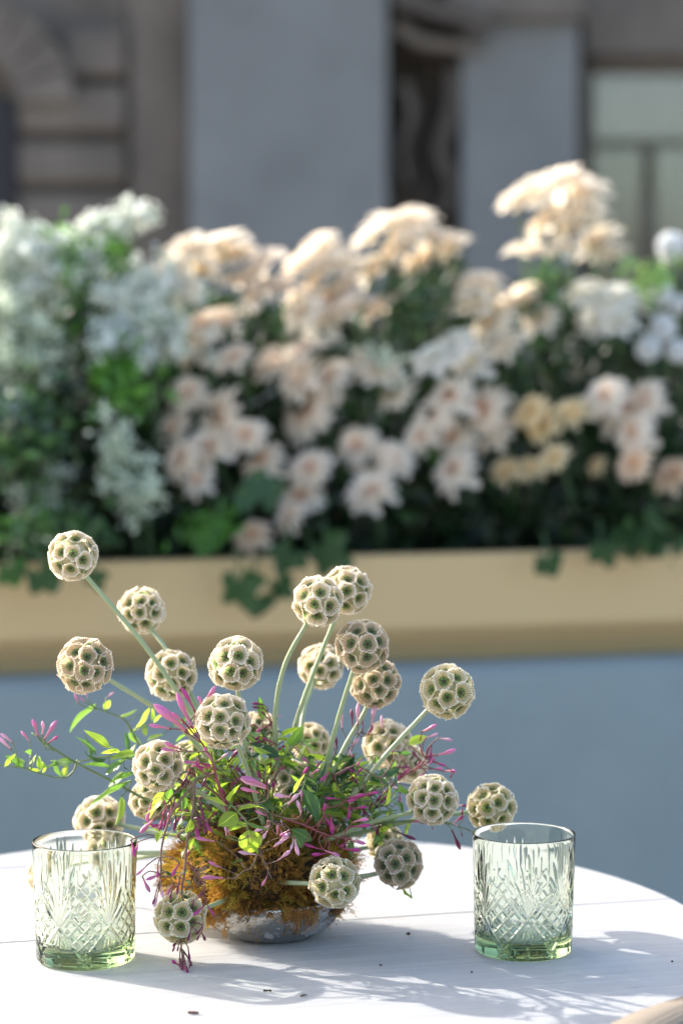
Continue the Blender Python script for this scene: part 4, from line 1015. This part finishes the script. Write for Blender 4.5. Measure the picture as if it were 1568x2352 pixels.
sprig('red stemmed spray of long pink buds left of the frontmost seed head', T5, [(860, 1300), (760, 1000), (740, 890), (660, 740), (560, 620), (480, 520)], 1.875,
      [(590, 465, 497, 255, DP), (575, 600, 418, 320), (535, 640, 268, 392), (395, 605, 210, 566), (500, 560, 405, 465), (640, 420, 637, 328), (662, 385, 768, 268), (600, 610, 520, 520)], [], 'vine_red', r=.0009, Yend=1.865)
sprig('pink bud pair pointing left over the flank seed head', T5, [(760, 920), (700, 800), (600, 795), (500, 780)], 1.865, [(475, 772, 335, 722), (460, 790, 312, 768)], [], 'vine', r=.0006)
sprig('short red buds under the frontmost seed head', T5, [(800, 1100), (760, 960), (745, 890)], 1.87,
      [(635, 885, 500, 880), (625, 905, 612, 850, DP), (735, 880, 655, 745), (770, 875, 860, 792, PD), (725, 790, 718, 750, PD), (640, 950, 600, 870, DP), (670, 980, 640, 910, DP), (690, 930, 590, 910, DP)], [], 'vine_red', r=.0008)
sprig('dark red bud tangle beside the flank seed head', T5, [(860, 1200), (640, 1050), (580, 980), (520, 950)], 1.885,
      [(500, 1045, 415, 985, DK), (540, 960, 480, 1090, DK), (600, 950, 640, 1020, DK), (560, 920, 620, 900, DP), (700, 950, 660, 1090, DK), (560, 1000, 500, 1090, DK), (600, 880, 720, 910, DP)], [(430, 1000, 540, 940, 'leaf_dark')], 'vine_red', r=.0007)
sprig('pink buds hanging down the left side of the moss', T5, [(760, 960), (560, 1050), (430, 1130), (340, 1250), (290, 1330)], 1.872,
      [(240, 1195, 190, 1365), (262, 1350, 128, 1450), (335, 1320, 285, 1430, DP), (350, 1220, 330, 1200, DP), (380, 1300, 360, 1400, DP), (400, 1240, 390, 1330, 'bud'), (420, 1260, 460, 1230, PD), (370, 1230, 330, 1330, DP), (330, 1390, 230, 1395, DP), (430, 1300, 440, 1440, DK)],
      [(340, 1150, 185, 1330, 'leaf_light', .8)], 'vine', r=.0007)
sprig('maroon bud clump at the centre left over the moss', T5, [(700, 960), (575, 1040), (570, 1180), (620, 1250)], 1.872,
      [(640, 1210, 650, 1320, DK), (660, 1300, 670, 1440, DK), (690, 1340, 715, 1450, DK), (590, 1370, 620, 1490, DP), (620, 1200, 700, 1240, DK), (610, 1270, 640, 1400, DK), (680, 1350, 690, 1400, DP), (560, 1340, 640, 1330, DK)],
      [(500, 1150, 480, 1290, 'leaf'), (570, 1290, 430, 1300, 'leaf_light', .7), (640, 1180, 700, 1230, 'leaf_dark')], 'vine_green', r=.0008)
sprig('front garland of lilac pink buds arcing right over the leaves', T5, [(900, 1250), (1060, 1230), (1210, 1300), (1300, 1330), (1400, 1345), (1450, 1320), (1470, 1270)], 1.862,
      [(1195, 1100, 960, 1035, PD), (1190, 1085, 985, 970), (1130, 1130, 965, 1095), (1380, 1165, 1228, 1142, PD), (1345, 1235, 1445, 1125, PD), (1465, 1205, 1462, 1118), (1462, 1310, 1435, 1192, PD), (1185, 1320, 1088, 1285)],
      [], 'vine', r=.0007)
sprig('fan of pink buds in the middle above the moss', T5, [(980, 1250), (1080, 1240), (1180, 1310), (1200, 1380)], 1.86,
      [(1222, 1390, 1080, 1448, PD), (1130, 1465, 992, 1480), (1195, 1430, 1138, 1500, PD), (1265, 1480, 1262, 1385), (1310, 1400, 1290, 1350, PD), (1370, 1430, 1290, 1490), (1400, 1500, 1385, 1600, PD), (1180, 1400, 1190, 1350), (1370, 1490, 1250, 1568, PD), (1290, 1430, 1330, 1500)], [], 'vine', r=.0007)
sprig('glossy yellow-green leaf cluster at the very front', T5, [(1020, 1500), (1015, 1380), (950, 1290), (900, 1240), (870, 1200)], 1.858, [(850, 1490, 835, 1385, PD), (935, 1390, 900, 1318, PD), (880, 1480, 860, 1420)],
      [(875, 1205, 945, 1035, 'leaf_light', 1.35), (850, 1235, 685, 1195, 'leaf_light', 1.2), (935, 1290, 788, 1412, 'leaf_light', 1.2), (945, 1285, 1145, 1170, 'leaf_light', 1.2), (1010, 1380, 868, 1462, 'leaf_light', 1.1), (1022, 1375, 1185, 1395, 'leaf', 1.2),
       (1030, 1430, 1060, 1640, 'leaf_light', 1.2), (1195, 1280, 1130, 1180, 'leaf_dark', 1.2), (1190, 1290, 1250, 1400, 'leaf_dark', 1.2), (860, 1260, 900, 1180, 'leaf_dark')], 'vine_green', r=.0009)
sprig('bare brown twig with two pink buds low on the moss', T4, [(640, 620), (600, 740), (560, 830), (520, 850), (440, 910)], 1.868,
      [(600, 752, 482, 735, PD), (372, 836, 280, 804), (392, 902, 242, 890), (335, 665, 198, 652)], [(500, 800, 430, 770, 'leaf_dark')], 'vine', r=.0007)
sprig('curled brown twig with a pink bud over the dark moss', T4, [(560, 640), (620, 750), (640, 800), (690, 910)], 1.866,
      [(660, 885, 630, 952), (725, 790, 812, 720, PD), (700, 705, 805, 620, PD), (835, 640, 845, 755, PD)], [(600, 755, 510, 640, 'leaf_light', 1.3)], 'vine', r=.0007)
sprig('magenta buds pointing right across the moss', T4, [(760, 520), (890, 560), (1000, 610), (1100, 640), (1190, 650)], 1.885,
      [(1010, 718, 888, 690, DP), (1015, 720, 1125, 762), (1060, 500, 1085, 612, DP), (1020, 500, 1018, 420, DP), (1190, 575, 1318, 560, DP), (1180, 655, 1290, 682), (1140, 715, 1250, 728, DP), (1205, 545, 1298, 508), (1160, 670, 1130, 710, DP), (1040, 740, 950, 765, DP)],
      [(880, 710, 825, 605, 'leaf'), (945, 665, 820, 580, 'leaf')], 'vine_red', r=.0008)
sprig('magenta buds above them on a thin twig, right of centre', T4, [(900, 560), (980, 470), (1100, 440), (1180, 400)], 1.91,
      [(1125, 396, 1025, 388, DP), (1280, 370, 1170, 408, DP), (1190, 462, 1300, 440, DP), (1370, 352, 1290, 370, DK), (1180, 420, 1190, 530, DP), (1080, 610, 1040, 520, DP)], [], 'vine_red', r=.0007)
sprig('single crimson bud pair above the centre leaves', T4, [(760, 420), (850, 330), (900, 280)], 1.89, [(870, 270, 922, 190, DP), (940, 240, 985, 200), (880, 240, 900, 220, DP)], [], 'vine', r=.0006)
sprig('upright blurred pink buds between the right stems', TD, [(200, 820), (330, 560), (400, 400), (440, 330)], 1.965,
      [(300, 340, 282, 188, PD), (410, 310, 408, 145, PD), (510, 320, 518, 160, PD), (590, 345, 575, 235, PD), (372, 310, 372, 195, DK), (450, 330, 440, 250, DP), (350, 470, 430, 410, PD), (375, 560, 350, 480, PD), (480, 380, 530, 310, DP)], [], 'vine', r=.0008)
sprig('dusky bud pair left of the upright blurred buds', TD, [(150, 800), (230, 560), (250, 480)], 1.96, [(245, 480, 225, 370, PD), (262, 480, 262, 378, DK), (375, 600, 375, 520, DP)], [], 'vine', r=.0007)
sprig('dense pink bud cluster at the right shoulder, against the blue', TD, [(500, 900), (700, 700), (850, 600), (920, 520)], 1.975,
      [(870, 355, 975, 308), (895, 400, 990, 372, PD), (985, 400, 1092, 412, PD), (970, 525, 1120, 488), (955, 575, 1040, 592, DP), (930, 622, 1015, 628), (1030, 638, 1125, 628), (1095, 640, 1075, 690, DK), (940, 450, 930, 560, DP), (880, 600, 960, 540, DP),
       (700, 690, 780, 620, DP), (820, 640, 860, 560, DK), (860, 560, 800, 500, DK), (900, 640, 850, 690, DP), (960, 520, 940, 590, DP), (720, 650, 690, 700, DP)],
      [(780, 450, 905, 372, 'leaf_light', 1.2), (720, 520, 800, 500, 'leaf'), (600, 520, 700, 500, 'leaf_light'), (690, 560, 660, 680, 'leaf')], 'vine_red', r=.0009)
sprig('thin twig crossing the right stems with pale buds', TD, [(250, 660), (400, 600), (560, 680), (640, 600), (680, 490)], 1.90,
      [(440, 550, 400, 590, DP), (650, 750, 700, 762, PD), (650, 520, 670, 480, DK), (340, 830, 470, 800, DP), (470, 800, 560, 785, DP), (690, 610, 780, 610, DK)], [(600, 885, 660, 740, 'leaf_light', .9), (640, 830, 720, 910, 'leaf'), (690, 740, 690, 660, 'leaf_dark'), (770, 800, 700, 740, 'leaf')], 'vine', r=.0006)
sprig('wispy low tendril ending in dark buds left of the right tumbler', TD, [(350, 1060), (600, 1010), (850, 990), (1050, 1010), (1180, 1050), (1250, 1085)], 1.955,
      [(1085, 1060, 1150, 1205, DK), (1100, 1010, 1170, 955, DP), (1080, 1005, 1130, 1025, PD), (790, 1005, 860, 1000), (870, 1010, 960, 1020, DP), (1150, 1060, 1160, 1110, DK), (690, 1070, 825, 1135, DK), (1130, 880, 1190, 890, DK), (1160, 990, 1155, 900, DK), (940, 1030, 950, 1060, DK)],
      [(520, 1115, 650, 1045, 'leaf_light', 1.2), (780, 1010, 750, 1100, 'leaf_light', .5)], 'vine_green', r=.0007)
sprig('green leaves spreading at the right centre', TD, [(150, 1000), (350, 850), (560, 870), (640, 910)], 1.93, [(700, 820, 720, 840, DP)],
      [(560, 720, 440, 800, 'leaf'), (600, 740, 470, 720, 'leaf_light'), (640, 780, 580, 860, 'leaf'), (660, 800, 740, 770, 'leaf'), (700, 850, 740, 940, 'leaf'), (560, 900, 520, 960, 'leaf_light', .5), (460, 880, 510, 970, 'leaf', .5), (800, 1550, 755, 1470, 'leaf_light')], 'vine_green', r=.0008)
sprig('blue-green hanging leaf and pale curled leaf, right of centre', T5, [(1300, 1250), (1440, 1150), (1480, 1080), (1500, 1000)], 1.87, [],
      [(1480, 1100, 1575, 1370, 'leaf_dark', 1.3), (1400, 1130, 1500, 1010, 'leaf_light', 1.3), (1500, 1020, 1620, 1040, 'leaf', 1.3), (1510, 1060, 1570, 1160, 'leaf_light'), (1450, 1060, 1380, 1000, 'leaf_light')], 'vine_green', r=.0008)
sprig('leafy top of the centre, between the crooked stems', T5, [(1150, 1100), (1240, 900), (1350, 800), (1440, 700)], 1.93, [(1460, 1015, 1525, 915, DP)],
      [(1355, 740, 1490, 592, 'leaf', 1.3), (1440, 860, 1515, 700, 'leaf_light'), (1310, 910, 1455, 870, 'leaf_light', 1.2), (1290, 840, 1080, 755, 'leaf_dark'), (1330, 830, 1300, 720, 'leaf'), (1530, 860, 1570, 800, 'leaf_dark', 1.4), (1240, 840, 1160, 880, 'leaf_light'), (1430, 900, 1500, 960, 'leaf'), (1500, 700, 1600, 690, 'leaf_light'), (1540, 750, 1620, 780, 'leaf_light')], 'vine_green', r=.0008)
sprig('arched dark bud twig right of the frontmost seed head', T5, [(1240, 760), (1230, 620), (1190, 480), (1120, 400)], 1.95, [(1160, 410, 1065, 378, DK), (1150, 440, 1060, 420, DK), (1190, 520, 1130, 450, DK), (1260, 520, 1300, 490, PD), (1180, 580, 1100, 640, DP), (1170, 640, 1060, 700, DP)], [], 'vine_red', r=.0006)
# the two long trailing vines in front
sprig('pale brown trailing vine with pink buds falling over the left moss', TH, [(900, -300), (650, 20), (530, 290), (470, 580), (470, 800), (445, 1000)], 1.862,
      [(300, 735, 172, 878), (430, 740, 425, 898, DP), (462, 855, 290, 925), (240, 875, 322, 1080), (440, 1045, 382, 1255, PD), (475, 985, 492, 1145, PD), (620, 960, 528, 1105), (692, 715, 600, 870, DP), (100, 425, 168, 632, DP), (190, 450, 158, 565, DP), (400, 1100, 372, 1230, DK), (458, 1050, 470, 1110, DP)],
      [(455, 340, 415, 435, 'leaf_light'), (560, 360, 510, 420, 'leaf_light'), (520, 820, 600, 860, 'leaf_dark')], 'vine', r=.0009, Yend=1.852)
sprig('long trailing vine ending in a tassel of maroon buds below the hanging head', TH, [(880, -250), (860, 80), (790, 450), (762, 800), (725, 1060), (760, 1290), (720, 1560), (720, 1760), (730, 1850)], 1.862,
      [(700, 1880, 712, 2195, DP), (735, 1900, 742, 2170, DK), (760, 1900, 775, 2090, DK), (800, 1880, 868, 2025, DK), (800, 1745, 832, 1940, DK), (690, 1965, 602, 1935, DP), (655, 1690, 612, 1805, DK), (695, 1700, 662, 1795, DK), (825, 1950, 800, 2090, DK), (745, 1960, 752, 2180, DP), (650, 1680, 608, 1755, DK),
       (770, 2000, 792, 2150, DK), (720, 2010, 700, 2170, DP), (780, 1840, 840, 1960, DK), (700, 900, 650, 1100, DK), (600, 1060, 572, 1165, DK), (690, 900, 690, 980, DP)],
      [(700, 830, 570, 880, 'leaf'), (800, 800, 720, 860, 'leaf'), (830, 920, 740, 1000, 'leaf'), (850, 1000, 800, 1150, 'leaf_dark'), (830, 990, 730, 1070, 'leaf_dark', .6), (760, 540, 715, 660, 'leaf'), (780, 420, 700, 410, 'leaf', .6), (790, 330, 850, 200, 'leaf_light'), (870, 400, 800, 520, 'leaf_light'), (760, 1290, 850, 1330, 'leaf_light', .6), (650, 860, 640, 940, 'leaf_dark', .6)], 'vine', r=.0009, Yend=1.846)
sprig('side twig of dark buds lying over the hanging seed head', TH, [(762, 700), (830, 740), (990, 970), (1000, 1100), (1010, 1200)], 1.857,
      [(872, 1165, 848, 1305, DP), (892, 1175, 885, 1290, DP), (1005, 1235, 868, 1362, DP), (1025, 1205, 1128, 1372, DP), (960, 1100, 1010, 1080, DK), (990, 1030, 940, 1150, DK)], [(825, 1480, 850, 1520, 'leaf_dark')], 'vine_red', r=.0006)
sprig('fine maroon twig below the side twig, in front of the hanging seed head', TH, [(760, 1290), (850, 1420), (960, 1470), (985, 1530)], 1.85,
      [(975, 1495, 900, 1602, DK), (962, 1570, 902, 1665, DK), (972, 1575, 1015, 1675, DK), (848, 1500, 798, 1672, DK), (860, 1500, 905, 1560, DK)], [], 'vine_red', r=.0005)
sprig('dark red buds hanging at the top left of the moss', TH, [(800, -200), (880, 0), (900, 120), (970, 230)], 1.868,
      [(965, 60, 978, 195, DP), (890, 280, 925, 395, DP), (990, 230, 1028, 345, DK), (1030, 215, 1075, 342, DP), (880, 40, 905, 120, DP), (910, 160, 960, 260, DK), (900, 300, 880, 350, DP)],
      [(850, 160, 800, 260, 'leaf'), (640, 110, 760, 60, 'leaf_light')], 'vine', r=.0007)
sprig('crowded pink buds at the left edge above the moss', TH, [(640, -100), (600, 60), (560, 180), (500, 290)], 1.88,
      [(340, 10, 272, 200), (400, 160, 190, 325), (495, 160, 440, 290), (560, 120, 500, 280, DP), (430, 240, 320, 240, DP), (520, 50, 580, 110, DP), (640, 130, 690, 190, 'bud'), (600, 200, 570, 280, PD), (480, 290, 390, 280), (530, 30, 490, -60, DP), (610, 160, 560, 230, DP)], [], 'vine', r=.0007)

# short leafy filler sprigs in the heart of the bouquet
fill = ['upper left', 'left of centre', 'upper centre', 'right of centre', 'lower left', 'middle', 'lower right', 'upper right', 'centre back', 'left back', 'right back', 'far right', 'front middle', 'rear left']
fpos = [(470, 1760, 1.93), (520, 1840, 1.90), (620, 1740, 1.95), (740, 1830, 1.91), (450, 1880, 1.92), (600, 1860, 1.905), (800, 1860, 1.93), (780, 1780, 1.96), (640, 1780, 2.0), (500, 1800, 2.0), (760, 1800, 2.0), (850, 1830, 1.96), (560, 1800, 1.89), (420, 1820, 2.0)]
for nm, (x, y, Y) in zip(fill, fpos):
    ident = lambda a, b: (a, b)
    lv = []; bd = []
    path = [(640 + (x - 640) * .2, 1960), ((640 + x) / 2, (1960 + y) / 2), (x, y), (x + (x - 640) * .18 + jr.uniform(-15, 15), y - 35)]
    for q in range(34):
        a = jr.uniform(0, 6.28); bx, by = x + jr.gauss(0, 38), y + jr.gauss(0, 36); L = jr.uniform(30, 60)
        lv.append((bx, by, bx + L * math.cos(a), by + L * math.sin(a) * .8, jr.choice(['leaf', 'leaf', 'leaf_light', 'leaf_light', 'leaf_dark']), jr.uniform(.7, 1.1)))
    for q in range(9):
        a = jr.uniform(0, 6.28); bx, by = x + jr.gauss(0, 40), y + jr.gauss(0, 34); L = jr.uniform(22, 38)
        bd.append((bx, by, bx + L * math.cos(a), by + L * math.sin(a), jr.choice(['bud', DP, DK, DP])))
    sprig(f'short leafy tuft in the heart of the bouquet, {nm}', ident, path, 1.955, bd, lv, jr.choice(['vine_green', 'vine', 'vine_red']), Yend=Y, r=.0008)

# ================================================================== CRUMBS ON THE TABLE
M['crumb'] = simple('dry_twig', (.03, .015, .010), .9, .4, 900); M['crumb_r'] = simple('dry_flower', (.13, .06, .045), .9, .4, 900)
def crumb(x, y, L, ang, mat, lab, thick=.0009, cat='twig'):
    p = onz(x, y, TZ); m = MB(); k = 1 / upm(p.y); l = L * k / 2; a = R(ang); rr = random.Random(int(x))
    pts = [Vector((math.cos(a) * l * f, math.sin(a) * l * f, thick + rr.uniform(0, .0005))) for f in (-1, -.6, -.2, .25, .6, 1)]
    m.tube(pts, [thick * rr.uniform(.45, 1.1) for _ in pts], 7)
    for q in range(3):
        s0 = pts[1 + q]; m.tube([s0, s0 + Vector((rr.uniform(-.001, .001), rr.uniform(-.001, .001), .0007))], [.0004, .0002], 5)
    o = m.build('dry_' + cat, mat); o.location = (p.x, p.y, TZ + .0001); tag(o, lab, cat, 'dry crumbs on the table')
crumb(614, 2280, 20, 2, M['crumb'], 'thin dark twig bit lying flat, left of its twin below the bowl')
crumb(697, 2291, 18, 30, M['crumb'], 'tilted dark twig bit, right of its twin below the bowl')
crumb(443, 2331, 26, -8, M['crumb_r'], 'reddish dry flower bit nearest the camera at lower left', .0011)
crumb(937, 2150, 9, 20, M['crumb'], 'dark round crumb in shade between bowl and right tumbler', .0013, 'crumb')
crumb(874, 2221, 7, 0, M['crumb_r'], 'small brown crumb at the edge of the shade, nearer than the round one', .0010, 'crumb')
crumb(1083, 2236, 5, 0, M['crumb'], 'tiny dark speck just in front of the right tumbler', .0006, 'crumb')
crumb(1543, 2212, 5, 0, M['crumb'], 'tiny dark speck near the right border of the table', .0006, 'crumb')
